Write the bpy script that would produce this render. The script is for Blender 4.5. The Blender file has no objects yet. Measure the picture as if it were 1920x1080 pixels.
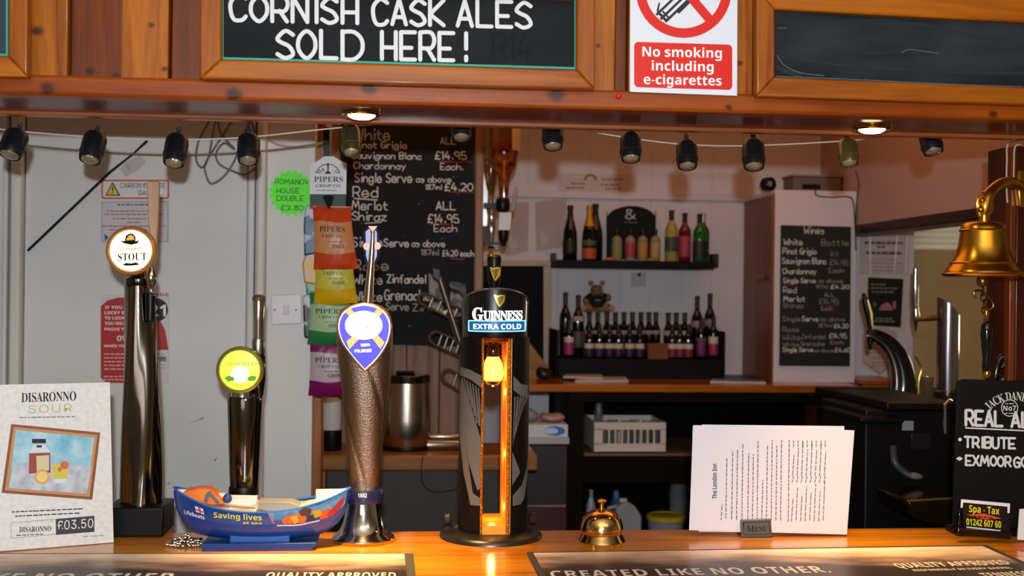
import bpy, bmesh, math, random
from mathutils import Vector, Matrix
random.seed(7)
PI = math.pi; R = math.radians
COL = bpy.context.scene.collection
# ------------------------------------------------------------------ camera
F = 2190.0
EYE = Vector((0, 0, 1.55))
YAW, PITCH, ROLL = R(5.0), R(0.0), R(0.68)
CR = Matrix.Rotation(-YAW, 3, 'Z') @ Matrix.Rotation(PI/2 + PITCH, 3, 'X') @ Matrix.Rotation(ROLL, 3, 'Z')
cam_d = bpy.data.cameras.new('camera'); cam = bpy.data.objects.new('camera', cam_d); COL.objects.link(cam)
cam.matrix_world = Matrix.Translation(EYE) @ CR.to_4x4()
cam_d.sensor_width = 36; cam_d.lens = F/1920*36; cam_d.clip_start = .05
cam_d.dof.use_dof = True; cam_d.dof.focus_distance = 2.0; cam_d.dof.aperture_fstop = 5.0
sc = bpy.context.scene; sc.camera = cam
sc.view_settings.view_transform = 'Standard'; sc.view_settings.look = 'None'
sc.view_settings.gamma = 1; sc.view_settings.use_curve_mapping = False
sc.view_settings.exposure = 0.0
sc.cycles.max_bounces = 6; sc.cycles.transmission_bounces = 6; sc.cycles.use_denoising = True
sc.cycles.sample_clamp_indirect = 4
# ------------------------------------------------------------------ world and lights
wd = bpy.data.worlds.new('world'); sc.world = wd; wd.use_nodes = True
wd.node_tree.nodes['Background'].inputs[0].default_value = (1, .72, .5, 1)
wd.node_tree.nodes['Background'].inputs[1].default_value = .05
def light(name, kind, loc, energy, col, size=.1, rot=(0,0,0), sy=None, spot=None, blend=.6):
    l = bpy.data.lights.new(name, kind); l.energy = energy; l.color = col
    if kind == 'AREA':
        l.size = size
        if sy: l.shape = 'RECTANGLE'; l.size_y = sy
    else: l.shadow_soft_size = size
    if spot: l.spot_size = R(spot); l.spot_blend = blend
    o = bpy.data.objects.new(name, l); COL.objects.link(o); o.location = loc; o.rotation_euler = rot
    return o
light('camera_flash', 'POINT', (0.0, -.13, 1.55+.11), 120, (.81, .92, 1), .018)
light('servery_ceiling_light', 'AREA', (.6, 2.9, 2.38), 8, (1, .42, .15), 2.2, sy=1.0)
light('front_room_cool_fill', 'AREA', (-1.0, -2.9, 1.7), 14, (.95, .93, 1), 1.6, rot=(R(90), 0, 0), sy=1.2)  # unseen area lamp added as daylight fill; no window stands behind it
light('front_room_warm_fill', 'AREA', (.4, -.2, 2.55), 13, (1, .60, .30), 2.4, rot=(R(20), 0, 0), sy=.8)  # unseen overhead lamp added as warm fill for the bar front
light('next_room_light', 'POINT', (2.9, 4.7, 1.45), 22, (1, .86, .66), .15)
# ------------------------------------------------------------------ pixel rays
def ray(px, py): return CR @ Vector(((px-960)/F, (540-py)/F, -1))
def W(px, py, Y):
    d = ray(px, py); return EYE + d*((Y-EYE.y)/d.y)
def Wz(px, py, Z):
    d = ray(px, py); return EYE + d*((Z-EYE.z)/d.z)
# ------------------------------------------------------------------ materials
def lin(h):
    h = h.lstrip('#'); c = [int(h[i:i+2], 16)/255 for i in (0, 2, 4)]
    return tuple(((v+.055)/1.055)**2.4 if v > .04045 else v/12.92 for v in c) + (1,)
MC = {}
def M(hexc, rough=.5, metal=0, coat=0, bump=0, bs=40, mix=None, ms=8, mk=(.4,.65), em=0, emc=None, tr=0, alpha=1, ior=1.45, spec=None, stretch=(1,1,1), name=None):
    key = (hexc, rough, metal, coat, bump, bs, mix, ms, mk, em, emc, tr, alpha, ior, spec, stretch)
    if key in MC: return MC[key]
    m = bpy.data.materials.new(name or 'paint'); m.use_nodes = True; nt = m.node_tree; N = nt.nodes; b = N['Principled BSDF']
    b.inputs['Base Color'].default_value = lin(hexc); b.inputs['Roughness'].default_value = rough
    b.inputs['Metallic'].default_value = metal; b.inputs['Coat Weight'].default_value = coat; b.inputs['Coat Roughness'].default_value = .08
    b.inputs['IOR'].default_value = ior
    if spec is not None: b.inputs['Specular IOR Level'].default_value = spec
    if tr: b.inputs['Transmission Weight'].default_value = tr
    if alpha < 1: b.inputs['Alpha'].default_value = alpha
    if em: b.inputs['Emission Color'].default_value = lin(emc or hexc); b.inputs['Emission Strength'].default_value = em
    if bump or mix:
        tc = N.new('ShaderNodeTexCoord'); mp = N.new('ShaderNodeMapping'); mp.inputs['Scale'].default_value = stretch
        nt.links.new(tc.outputs['Object'], mp.inputs[0])
    if mix:
        n = N.new('ShaderNodeTexNoise'); n.inputs['Scale'].default_value = ms; n.inputs['Detail'].default_value = 6; nt.links.new(mp.outputs[0], n.inputs[0])
        r = N.new('ShaderNodeValToRGB'); r.color_ramp.elements[0].position = mk[0]; r.color_ramp.elements[1].position = mk[1]
        r.color_ramp.elements[0].color = lin(hexc); r.color_ramp.elements[1].color = lin(mix)
        nt.links.new(n.outputs[0], r.inputs[0]); nt.links.new(r.outputs[0], b.inputs['Base Color'])
    if bump:
        n = N.new('ShaderNodeTexNoise'); n.inputs['Scale'].default_value = bs; n.inputs['Detail'].default_value = 4; nt.links.new(mp.outputs[0], n.inputs[0])
        bp = N.new('ShaderNodeBump'); bp.inputs['Strength'].default_value = bump; bp.inputs['Distance'].default_value = .002
        nt.links.new(n.outputs[0], bp.inputs['Height']); nt.links.new(bp.outputs[0], b.inputs['Normal'])
    MC[key] = m; return m
def wood(c1, c2, axis='x', rough=.35, coat=.3, scale=1.0, knots=True, cd='3a1606', var=.25, name='varnished_pine'):
    key = ('w', c1, c2, axis, rough, coat, scale, knots, cd, var)
    if key in MC: return MC[key]
    m = bpy.data.materials.new(name); m.use_nodes = True; nt = m.node_tree; N = nt.nodes; b = N['Principled BSDF']; K = nt.links.new
    b.inputs['Roughness'].default_value = rough; b.inputs['Coat Weight'].default_value = coat; b.inputs['Coat Roughness'].default_value = .15; b.inputs['Specular IOR Level'].default_value = .3
    tc = N.new('ShaderNodeTexCoord'); oi = N.new('ShaderNodeObjectInfo')
    ad = N.new('ShaderNodeVectorMath'); ad.operation = 'MULTIPLY_ADD'; ad.inputs[1].default_value = (1,1,1)
    K(tc.outputs['Object'], ad.inputs[0])
    cm = N.new('ShaderNodeCombineXYZ'); ml = N.new('ShaderNodeMath'); ml.operation = 'MULTIPLY'; ml.inputs[1].default_value = 37
    K(oi.outputs['Random'], ml.inputs[0]); [K(ml.outputs[0], cm.inputs[i]) for i in range(3)]; K(cm.outputs[0], ad.inputs[2])
    mp = N.new('ShaderNodeMapping'); a = {'x': (1.6, 22, 22), 'y': (22, 1.6, 22), 'z': (22, 22, 1.6)}[axis]
    mp.inputs['Scale'].default_value = [v*scale for v in a]; K(ad.outputs[0], mp.inputs[0])
    n = N.new('ShaderNodeTexNoise'); n.inputs['Scale'].default_value = 1.3; n.inputs['Detail'].default_value = 5; n.inputs['Distortion'].default_value = .9; K(mp.outputs[0], n.inputs[0])
    n2 = N.new('ShaderNodeTexNoise'); n2.inputs['Scale'].default_value = 9; n2.inputs['Detail'].default_value = 3; K(mp.outputs[0], n2.inputs[0])
    mx = N.new('ShaderNodeMath'); mx.operation = 'MULTIPLY_ADD'; mx.inputs[1].default_value = .35; K(n2.outputs[0], mx.inputs[0]); K(n.outputs[0], mx.inputs[2])
    r = N.new('ShaderNodeValToRGB'); r.color_ramp.elements[0].position = .42; r.color_ramp.elements[1].position = .88
    r.color_ramp.elements[0].color = lin(c1); r.color_ramp.elements[1].color = lin(c2); K(mx.outputs[0], r.inputs[0])
    last = r.outputs[0]
    if knots:
        mp2 = N.new('ShaderNodeMapping'); a = {'x': (2.6, 9, 9), 'y': (9, 2.6, 9), 'z': (9, 9, 2.6)}[axis]
        mp2.inputs['Scale'].default_value = [v*scale for v in a]; K(ad.outputs[0], mp2.inputs[0])
        v = N.new('ShaderNodeTexVoronoi'); v.inputs['Scale'].default_value = .8; K(mp2.outputs[0], v.inputs[0])
        k = N.new('ShaderNodeValToRGB'); k.color_ramp.elements[0].position = .08; k.color_ramp.elements[1].position = .19
        k.color_ramp.elements[0].color = (1,1,1,1); k.color_ramp.elements[1].color = (0,0,0,1); K(v.outputs['Distance'], k.inputs[0])
        m1 = N.new('ShaderNodeMix'); m1.data_type = 'RGBA'; K(k.outputs[0], m1.inputs[0]); K(last, m1.inputs[6]); m1.inputs[7].default_value = lin(cd); last = m1.outputs[2]
    hv = N.new('ShaderNodeHueSaturation'); mr = N.new('ShaderNodeMapRange'); mr.inputs[3].default_value = 1-var; mr.inputs[4].default_value = 1+var
    K(oi.outputs['Random'], mr.inputs[0]); K(mr.outputs[0], hv.inputs['Value']); K(last, hv.inputs['Color']); K(hv.outputs[0], b.inputs['Base Color'])
    bp = N.new('ShaderNodeBump'); bp.inputs['Strength'].default_value = .12; bp.inputs['Distance'].default_value = .002; K(mx.outputs[0], bp.inputs['Height']); K(bp.outputs[0], b.inputs['Normal'])
    MC[key] = m; return m
def knots(m, pts):
    """dark knots of the wood at fixed places (local x, z, radius) of the boards that use this material"""
    nt = m.node_tree; N = nt.nodes; K = nt.links.new; hs = next(n for n in N if n.bl_idname == 'ShaderNodeHueSaturation'); src = hs.inputs['Color'].links[0].from_socket
    tc = N.new('ShaderNodeTexCoord'); nz = N.new('ShaderNodeTexNoise'); nz.inputs['Scale'].default_value = 60; K(tc.outputs['Object'], nz.inputs[0])
    for x, z, r in pts:
        mp = N.new('ShaderNodeMapping'); mp.vector_type = 'TEXTURE'; mp.inputs['Location'].default_value = (x, 0, z); mp.inputs['Scale'].default_value = (r, 1e3, r*.8); K(tc.outputs['Object'], mp.inputs[0])
        ln = N.new('ShaderNodeVectorMath'); ln.operation = 'LENGTH'; K(mp.outputs[0], ln.inputs[0])
        ad = N.new('ShaderNodeMath'); ad.operation = 'ADD'; K(ln.outputs['Value'], ad.inputs[0]); K(nz.outputs[0], ad.inputs[1])
        mr = N.new('ShaderNodeMapRange'); mr.interpolation_type = 'SMOOTHSTEP'; mr.inputs[1].default_value = .9; mr.inputs[2].default_value = 2.1; mr.inputs[3].default_value = .85; mr.inputs[4].default_value = 0; K(ad.outputs[0], mr.inputs[0])
        mx = N.new('ShaderNodeMix'); mx.data_type = 'RGBA'; K(mr.outputs[0], mx.inputs[0]); K(src, mx.inputs[6]); mx.inputs[7].default_value = lin('2a120a'); src = mx.outputs[2]
    K(src, hs.inputs['Color'])
# ------------------------------------------------------------------ geometry: every shape is (verts, faces)
def J(*gs):
    vs, fs = [], []
    for g in gs:
        n = len(vs); vs += list(g[0]); fs += [tuple(i+n for i in f) for f in g[1]]
    return vs, fs
def X(g, loc=(0,0,0), rot=(0,0,0), sc_=(1,1,1)):
    from mathutils import Euler
    m = Matrix.Translation(loc) @ Euler(rot).to_matrix().to_4x4() @ Matrix.Diagonal((*sc_, 1))
    return [tuple(m @ Vector(v)) for v in g[0]], g[1]
def box(x0, x1, y0, y1, z0, z1):
    vs = [(x, y, z) for x in (x0, x1) for y in (y0, y1) for z in (z0, z1)]
    return vs, [(0,1,3,2), (4,6,7,5), (0,4,5,1), (2,3,7,6), (0,2,6,4), (1,5,7,3)]
def lathe(prof, n=28, c=(0,0,0), sx=1, sy=1):
    vs, fs = [], []; k = len(prof)
    for r, z in prof:
        for i in range(n):
            a = 2*PI*i/n; vs.append((c[0]+r*sx*math.cos(a), c[1]+r*sy*math.sin(a), c[2]+z))
    for j in range(k-1):
        for i in range(n):
            fs.append((j*n+i, j*n+(i+1) % n, (j+1)*n+(i+1) % n, (j+1)*n+i))
    if prof[0][0] > 1e-6: fs.append(tuple(range(n))[::-1])
    if prof[-1][0] > 1e-6: fs.append(tuple((k-1)*n+i for i in range(n)))
    return vs, fs
def loft(secs, n=36, lob=0, la=0):
    """secs: (z, cx, cy, rx, ry, rot)"""
    vs, fs = [], []
    for z, cx, cy, rx, ry, rot in secs:
        for i in range(n):
            a = 2*PI*i/n; q = 1 + la*math.cos(lob*(a-rot)) if lob else 1
            x, y = rx*q*math.cos(a), ry*q*math.sin(a)
            vs.append((cx+x, cy+y, z))
    for j in range(len(secs)-1):
        for i in range(n): fs.append((j*n+i, j*n+(i+1) % n, (j+1)*n+(i+1) % n, (j+1)*n+i))
    fs.append(tuple(range(n))[::-1]); fs.append(tuple((len(secs)-1)*n+i for i in range(n)))
    return vs, fs
def tube(pts, r, n=8, closed=False):
    pts = [Vector(p) for p in pts]; k = len(pts); vs, fs = [], []
    rs = r if isinstance(r, (list, tuple)) else [r]*k
    up = None
    for i, p in enumerate(pts):
        a = pts[(i-1) % k] if (i > 0 or closed) else p; b = pts[(i+1) % k] if (i < k-1 or closed) else p
        t = (b-a).normalized() if (b-a).length > 1e-9 else Vector((0,0,1))
        if up is None: up = Vector((0,1,0)) if abs(t.y) < .9 else Vector((1,0,0))
        s = t.cross(up)
        if s.length < 1e-4: s = t.cross(Vector((1,0,0)))
        s.normalize(); u = s.cross(t).normalized(); up = u
        for q in range(n):
            an = 2*PI*q/n; vs.append(tuple(p + (s*math.cos(an)+u*math.sin(an))*rs[i]))
    for i in range(k if closed else k-1):
        for q in range(n):
            j = (i+1) % k; fs.append((i*n+q, i*n+(q+1) % n, j*n+(q+1) % n, j*n+q))
    if not closed: fs += [tuple(range(n))[::-1], tuple((k-1)*n+q for q in range(n))]
    return vs, fs
def prism(pts, y0, y1):
    k = len(pts); vs = [(x, y0, z) for x, z in pts] + [(x, y1, z) for x, z in pts]
    return vs, [tuple(range(k)), tuple(range(2*k-1, k-1, -1))] + [(i, i+k, (i+1) % k + k, (i+1) % k) for i in range(k)]
def poly(pts, y=0): return [(x, y, z) for x, z in pts], [tuple(range(len(pts)))]
def sph(c, r, n=16, m=10):
    if not isinstance(r, (tuple, list)): r = (r, r, r)
    return X(lathe([(max(math.sin(PI*i/m), 1e-7), -math.cos(PI*i/m)) for i in range(m+1)], n), c, (0,0,0), r)
def arcpts(cx, cz, r, a0, a1, n=16, r2=None):
    return [(cx+r*math.cos(R(a0+(a1-a0)*i/n)), cz+(r2 or r)*math.sin(R(a0+(a1-a0)*i/n))) for i in range(n+1)]
def spline(pts, sub=6, closed=False):
    out = []; k = len(pts); P = [Vector(p) for p in pts]
    for i in range(k if closed else k-1):
        if closed: a, b, c, d = P[i-1], P[i], P[(i+1) % k], P[(i+2) % k]
        else: a, b, c, d = P[max(i-1, 0)], P[i], P[i+1], P[min(i+2, k-1)]
        for j in range(sub):
            t = j/sub
            out.append(tuple(.5*((2*b) + (c-a)*t + (2*a-5*b+4*c-d)*t*t + (3*b-a-3*c+d)*t**3)))
    if not closed: out.append(tuple(P[-1]))
    return out
def slice_wrap(g, f, step, axis=0):
    """cut flat pieces (local x,y,z) into strips along x and bend them with f(x, y, z)"""
    bm = bmesh.new(); vs = [bm.verts.new(v) for v in g[0]]
    for fc in g[1]:
        try: bm.faces.new([vs[i] for i in fc])
        except ValueError: pass
    lo = min(v[axis] for v in g[0]); hi = max(v[axis] for v in g[0]); no = (1,0,0) if axis == 0 else (0,0,1)
    x = lo + step
    while x < hi:
        co = (x,0,0) if axis == 0 else (0,0,x)
        bmesh.ops.bisect_plane(bm, geom=bm.verts[:]+bm.edges[:]+bm.faces[:], plane_co=co, plane_no=no); x += step
    bmesh.ops.triangulate(bm, faces=bm.faces[:]); bm.verts.index_update()
    out = [f(*v.co) for v in bm.verts], [tuple(v.index for v in fc.verts) for fc in bm.faces]
    bm.free(); return out
def mesh(name, g, mat, bev=0, sharp=38):
    me = bpy.data.meshes.new(name); me.from_pydata(g[0], [], g[1])
    bm = bmesh.new(); bm.from_mesh(me)
    bmesh.ops.remove_doubles(bm, verts=bm.verts[:], dist=1e-7)
    bmesh.ops.recalc_face_normals(bm, faces=bm.faces[:])
    for f in bm.faces: f.smooth = True
    for e in bm.edges:
        if len(e.link_faces) == 2 and e.calc_face_angle(0) > R(sharp): e.smooth = False
    bm.to_mesh(me); bm.free(); me.materials.append(mat); return me
def obj(name, g, mat, parent=None, bev=0, label=None, kind=None, sharp=38):
    o = bpy.data.objects.new(name, mesh(name, g, mat, bev, sharp)); COL.objects.link(o)
    if parent: o.parent = parent
    if bev:
        m = o.modifiers.new('bevel', 'BEVEL'); m.width = bev; m.segments = 2; m.limit_method = 'ANGLE'
    if label: o['label'] = label
    if kind: o['kind'] = kind
    return o
def struct(name, g, mat, parent=None, bev=0):
    o = obj(name, g, mat, parent, bev); o['kind'] = 'structure'; return o
# ------------------------------------------------------------------ lettering
GL = {
'A':"02 29 42|14 34",'B':"02 09|~09 39 48 46 05|~05 36 44 32 02",'C':"~48 29 07 04 12 32 43",'D':"02 09|~09 39 57 54 32 02",'E':"49 09 02 42|05 35",
'F':"49 09 02|05 35",'G':"~48 29 07 04 12 32 44|25 45 42",'H':"02 09|42 49|05 45",'I':"12 19",'J':"~39 33 12 03",'K':"02 09|49 05 42",'L':"09 02 42",
'M':"02 19 34 59 62",'N':"02 09 42 49",'O':"~29 07 04 22 44 47 29",'P':"02 09|~09 39 47 35 05",'Q':"~29 07 04 22 44 47 29|33 51",'R':"02 09|~09 39 47 35 05|25 42",
'S':"~48 29 07 16 35 43 22 03",'T':"09 49|22 29",'U':"~09 04 12 32 44 49",'V':"09 22 49",'W':"09 12 36 52 69",'X':"09 42|49 02",'Y':"09 25 49|25 22",'Z':"09 49 02 42",
'a':"~45 26 04 12 32 44|46 42",'b':"09 02|~04 26 44 32 02",'c':"~45 26 04 12 32 43",'d':"49 42|~45 26 04 12 42",'e':"04 44|~44 36 16 04 12 32 43",'f':"~49 28 22|06 36",
'g':"~45 26 04 12 43|~46 41 20 01",'h':"09 02|~04 26 45 42",'i':"12 16|18 19",'j':"~26 21 00|28 29",'k':"09 02|36 04 32",'l':"12 19",'m':"02 06|~05 16 25 22|~25 46 55 52",
'n':"02 06|~04 26 45 42",'o':"~26 04 12 32 44 26",'p':"00 06|~05 26 44 32 03",'q':"40 46|~45 26 04 12 43",'r':"02 06|~04 16 36",'s':"~35 16 05 34 22 02",'t':"~18 13 32|06 36",
'u':"~06 03 22 43|46 42",'v':"06 22 46",'w':"06 12 25 42 56",'x':"06 42|46 02",'y':"06 23|46 10",'z':"06 46 02 42",
'0':"~29 07 04 22 44 47 29",'1':"08 19 12",'2':"~08 29 47 35 02|02 42",'3':"~08 29 47 25 44 22 03",'4':"29 04 44|36 32",'5':"39 09 06|~06 36 43 22 03",
'6':"~38 16 03 22 43 35 04",'7':"09 49 12",'8':"~26 08 29 48 26 03 22 43 26",'9':"~46 25 07 29 47 42",'£':"~48 29 17 14 02|02 42|05 35",'.':"12 13",'!':"19 15|12 13",'-':"15 35",
'&':"~42 18 29 37 04 12 33 45",'•':"~25 15 14 24 25",'*':"05 35|16 24|14 26",'>':"09 47 05",
}
def strokes(s):
    """list of polylines in cap-height units, total width"""
    out = []; x = 0
    for ch in s:
        if ch == ' ': x += 3.2; continue
        w = 0
        for st in GL[ch].split('|'):
            sm = st[0] == '~'; p = [(int(t[0]), int(t[1])-2) for t in st.lstrip('~').split()]
            w = max(w, max(q[0] for q in p))
            if sm:
                cl = p[0] == p[-1]; p = spline(p[:-1], 4, True) if cl else spline(p, 4)
                if cl: p.append(p[0])
            q = [((a+x)/7, b/7) for a, b in p]
            out += [q] if sm else [[q[k], q[k+1]] for k in range(len(q)-1)]
        x += w + 1.5
    return out, (x-1.5)/7
def ribbon(p, w, y):
    p = [Vector((a, b)) for a, b in p]; k = len(p); vs, fs = [], []
    nr = []
    for i in range(k):
        t = (p[min(i+1, k-1)] - p[max(i-1, 0)]); t = t.normalized() if t.length > 1e-9 else Vector((1, 0)); nr.append(Vector((-t.y, t.x)))
    t0 = Vector((nr[0].y, -nr[0].x)); t1 = Vector((nr[-1].y, -nr[-1].x))
    cap0 = [p[0] + (nr[0]*math.cos(a) - t0*math.sin(a))*w/2 for a in (R(30), R(70), R(110), R(150))]
    cap1 = [p[-1] + (nr[-1]*math.cos(a) + t1*math.sin(a))*w/2 for a in (R(30), R(70), R(110), R(150))]
    closed = k > 3 and (p[0]-p[-1]).length < 1e-6
    if closed:
        t = (p[1]-p[-2]).normalized(); nr[0] = nr[-1] = Vector((-t.y, t.x))
    L = [p[i]+nr[i]*w/2 for i in range(k)]; Q = [p[i]-nr[i]*w/2 for i in range(k)]
    vs = [(v.x, y, v.y) for v in L+Q+cap0+cap1]
    fs = [(i, i+1, k+i+1, k+i) for i in range(k-1)]
    c0 = 2*k; c1 = 2*k+4
    if not closed: fs.append((0, c0, c0+1, c0+2, c0+3, k)); fs.append((k-1, c1, c1+1, c1+2, c1+3, 2*k-1))
    return vs, fs
_tc = {}
def bundled(name):
    # typefaces that ship inside Blender itself; the built-in one stands in if they are missing
    import os
    try: return bpy.data.fonts.load(os.path.join(bpy.utils.system_resource('DATAFILES'), 'fonts', name))
    except Exception: return None
SANS = bundled('Inter.woff2'); SERIF = bundled('NotoSansMath-Regular.woff2')
def ser(s):
    if not SERIF: return s
    return '^' + ''.join(chr(0x1D400+ord(c)-65) if 'A' <= c <= 'Z' else chr(0x1D41A+ord(c)-97) if 'a' <= c <= 'z' else chr(0x1D7CE+ord(c)-48) if '0' <= c <= '9' else c for c in s)
def bld(s): # bold sans capitals, letters and digits
    return '^' + ''.join(chr(0x1D5D4+ord(c)-65) if 'A' <= c <= 'Z' else chr(0x1D5EE+ord(c)-97) if 'a' <= c <= 'z' else chr(0x1D7EC+ord(c)-48) if '0' <= c <= '9' else c for c in s)
def fmesh(s, bold=0, sp=1.0):
    if bold > .009 and SERIF and s[0] != '^': s = bld(s); bold = 0
    if bold < 0 and SANS: bold = 0
    key = (s, bold, sp)
    if key not in _tc:
        cu = bpy.data.curves.new('t', 'FONT'); cu.body = s.lstrip('^'); cu.size = 1; ft = SERIF if s[0] == '^' else SANS
        if ft: cu.font = ft
        cu.offset = bold; cu.space_character = sp; cu.resolution_u = 3
        o = bpy.data.objects.new('t', cu); COL.objects.link(o); dg = bpy.context.evaluated_depsgraph_get()
        me = o.evaluated_get(dg).to_mesh(); vs = [(v.co.x, v.co.y) for v in me.vertices]; fs = [tuple(p.vertices) for p in me.polygons]
        o.evaluated_get(dg).to_mesh_clear(); bpy.data.objects.remove(o); bpy.data.curves.remove(cu)
        x0 = min(v[0] for v in vs); x1 = max(v[0] for v in vs)
        _tc[key] = ([((a-x0)/(x1-x0), b) for a, b in vs], fs, x1-x0)
    return _tc[key]
CAPH = max(v[1] for v in fmesh('H')[0])
# ------------------------------------------------------------------ a thing: Empty at its base; pixel helpers work on its vertical plane
def tagit(o, label, cat, group=None, kind=None):
    o['label'] = label; o['category'] = cat
    if group: o['group'] = group
    if kind: o['kind'] = kind
class T:
    def __init__(s, name, label, cat, loc, rot=0, group=None, kind=None):
        s.e = bpy.data.objects.new(name, None); COL.objects.link(s.e); s.e.empty_display_size = .02
        s.loc = Vector(loc); s.e.location = s.loc; s.rot = rot; s.e.rotation_euler = (0, 0, rot)
        if cat: tagit(s.e, label, cat, group, kind)
        elif kind: s.e['kind'] = kind
        s.ux = Vector((math.cos(rot), math.sin(rot), 0)); s.n = Vector((-math.sin(rot), math.cos(rot), 0))
        s.s = ((s.loc-EYE).dot(CR @ Vector((0, 0, -1))))/F
    def L(s, px, py, dy=0):
        d = ray(px, py); o = s.loc + s.n*dy; t = (o-EYE).dot(s.n)/d.dot(s.n); q = EYE + d*t - s.loc
        return q.dot(s.ux), q.z
    def pp(s, pts, dy=0): return [s.L(a, b, dy) for a, b in pts]
    zmin = None
    def p(s, name, mat, *g, par=None, bev=0, label=None, sharp=38, kind=None):
        q = J(*g)
        if s.zmin is not None: q = ([(v[0], v[1], max(v[2], s.zmin)) for v in q[0]], q[1])
        return obj(name, q, mat, par or s.e, bev, label, kind, sharp)
    def each(s, name, mat, gs, **k):
        for g in gs: s.p(name, mat, g, **k)
    def box(s, x0, y0, x1, y1, d0, d1):
        a = s.L(x0, (y0+y1)/2, d0)[0]; b = s.L(x1, (y0+y1)/2, d0)[0]; c = s.L((x0+x1)/2, y1, d0)[1]; d = s.L((x0+x1)/2, y0, d0)[1]
        return box(a, b, d0, d1, c, d)
    def prism(s, pts, d0, d1): return prism(s.pp(pts, d0), d0, d1)
    def poly(s, pts, y=0): return poly(s.pp(pts, y), y)
    def lathe(s, cx, prof, n=28, dy=0, sx=1, sy=1):
        x = s.L(cx, prof[0][1])[0]
        return lathe([(max(r, 0)*s.s, s.L(cx, y)[1]) for r, y in prof], n, (x, dy, 0), sx, sy)
    def tube(s, pts, r, n=8, closed=False):
        q = [(*s.L(a[0], a[1], a[2] if len(a) > 2 else 0), a[2] if len(a) > 2 else 0) for a in pts]
        return tube([(x, y, z) for x, z, y in q], [v*s.s for v in r] if isinstance(r, list) else r*s.s, n, closed)
    def txt(s, st, O, U, H, y=-.001, bold=0, sp=1.0, V=None, wrap=None):
        vs, fs, w = fmesh(st, bold, sp); V = V or (0, -H)
        q = []
        for a, b in vs:
            b /= CAPH; x, z = s.L(O[0]+a*U[0]+b*V[0], O[1]+a*U[1]+b*V[1], y if not wrap else 0); q.append((x, y, z))
        if wrap: q = [wrap(*v) for v in q]
        return q, fs
    def txc(s, st, cx, yb, w, H, y=-.001, bold=0, sp=1.0, sl=0, wrap=None): return s.txt(st, (cx-w/2, yb-sl*w/2), (w, sl*w), H, y, bold, sp, None, wrap)
    def chalk(s, st, O, w, H, th, y=-.001, sl=0.0, jit=.03, V=None, fn=None):
        pl, tw = strokes(st); gs = []; V = V or (0, -H); rr = random.Random(st)
        for i, p in enumerate(pl):
            jx, jy = (rr.uniform(-jit, jit), rr.uniform(-jit, jit)) if len(p) > 2 else (0, 0); q = []
            for a, b in p:
                u = (a+jx)/tw*w; b2 = b + jy
                q.append(s.L(*(fn(u, b2) if fn else (O[0]+u+b2*V[0], O[1]+u*sl+b2*V[1])), y))
            gs.append(ribbon(q, th*s.s, y-.00002*(i % 12)))
        return J(*gs)
    def words(s, O, U, th, y=-.001, seed=1, fill=.85, wl=(4, 11)):
        rr = random.Random(seed); ln = math.hypot(*U); ux, uy = U[0]/ln, U[1]/ln; x = 0; gs = []
        while x < ln*fill:
            w = min(rr.uniform(*wl), ln-x); a = (O[0]+ux*x, O[1]+uy*x); b = (O[0]+ux*(x+w), O[1]+uy*(x+w)); nx, ny = -uy*th/2, ux*th/2
            gs.append(s.poly([(a[0]+nx, a[1]+ny), (b[0]+nx, b[1]+ny), (b[0]-nx, b[1]-ny), (a[0]-nx, a[1]-ny)], y)); x += w + rr.uniform(1.2, 2.5)
        return J(*gs)
    def disc(s, cx, cy, r, y=-.001, n=32, ry=None): return s.poly([(cx+r*math.cos(2*PI*i/n), cy+(ry or r)*math.sin(2*PI*i/n)) for i in range(n)], y)
    def ring(s, cx, cy, r, r2, y=-.001, n=40, a0=0, a1=360):
        gs = []
        for i in range(n):
            a, b = R(a0+(a1-a0)*i/n), R(a0+(a1-a0)*(i+1)/n)
            gs.append(s.poly([(cx+r*math.cos(a), cy+r*math.sin(a)), (cx+r*math.cos(b), cy+r*math.sin(b)), (cx+r2*math.cos(b), cy+r2*math.sin(b)), (cx+r2*math.cos(a), cy+r2*math.sin(a))], y))
        return J(*gs)
def rr(x0, y0, x1, y1, r, n=4):
    o = []
    for cx, cy, a in ((x1-r, y0+r, -90), (x1-r, y1-r, 0), (x0+r, y1-r, 90), (x0+r, y0+r, 180)):
        o += [(cx+r*math.cos(R(a+90*i/n)), cy+r*math.sin(R(a+90*i/n))) for i in range(n+1)]
    return o
def px(*f): return list(f)
# ------------------------------------------------------------------ shared colours
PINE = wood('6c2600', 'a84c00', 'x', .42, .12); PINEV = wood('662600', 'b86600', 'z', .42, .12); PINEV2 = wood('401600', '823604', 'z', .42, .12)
PINEL = wood('b0560f', 'd8892a', 'x', .35, .35, var=.1); FRAMEW = wood('7e3400', 'b06000', 'x', .42, .12, knots=False, var=.12); FRAMEWV = wood('7e3400', 'b06000', 'z', .42, .12, knots=False, var=.12)
BARW = wood('b05a08', 'ec9a20', 'x', .2, .4, scale=.8, knots=False, var=.02, name='polished_bar_wood')
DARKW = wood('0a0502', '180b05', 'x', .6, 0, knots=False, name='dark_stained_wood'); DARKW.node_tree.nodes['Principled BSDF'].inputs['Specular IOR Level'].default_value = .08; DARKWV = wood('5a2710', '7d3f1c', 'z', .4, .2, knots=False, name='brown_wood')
GREYW = wood('6f5040', '9a7862', 'z', .6, 0, knots=True, cd='4a352a', var=.1, name='weathered_panelling')
WALLP = M('d8cdd0', .7, bump=.12, bs=60, mix='d0c4c7', ms=3, name='white_wall_paint'); DOORP = M('dcdad6', .5, bump=.1, bs=30, mix='d3d0ca', ms=2, name='white_gloss_paint')
BLACK = M('070708', .4, spec=.3, name='black_plastic'); BLACKG = M('090909', .12, coat=.5, name='gloss_black'); BLACKM = M('0c0c0c', .7, spec=.2, name='matt_black')
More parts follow.
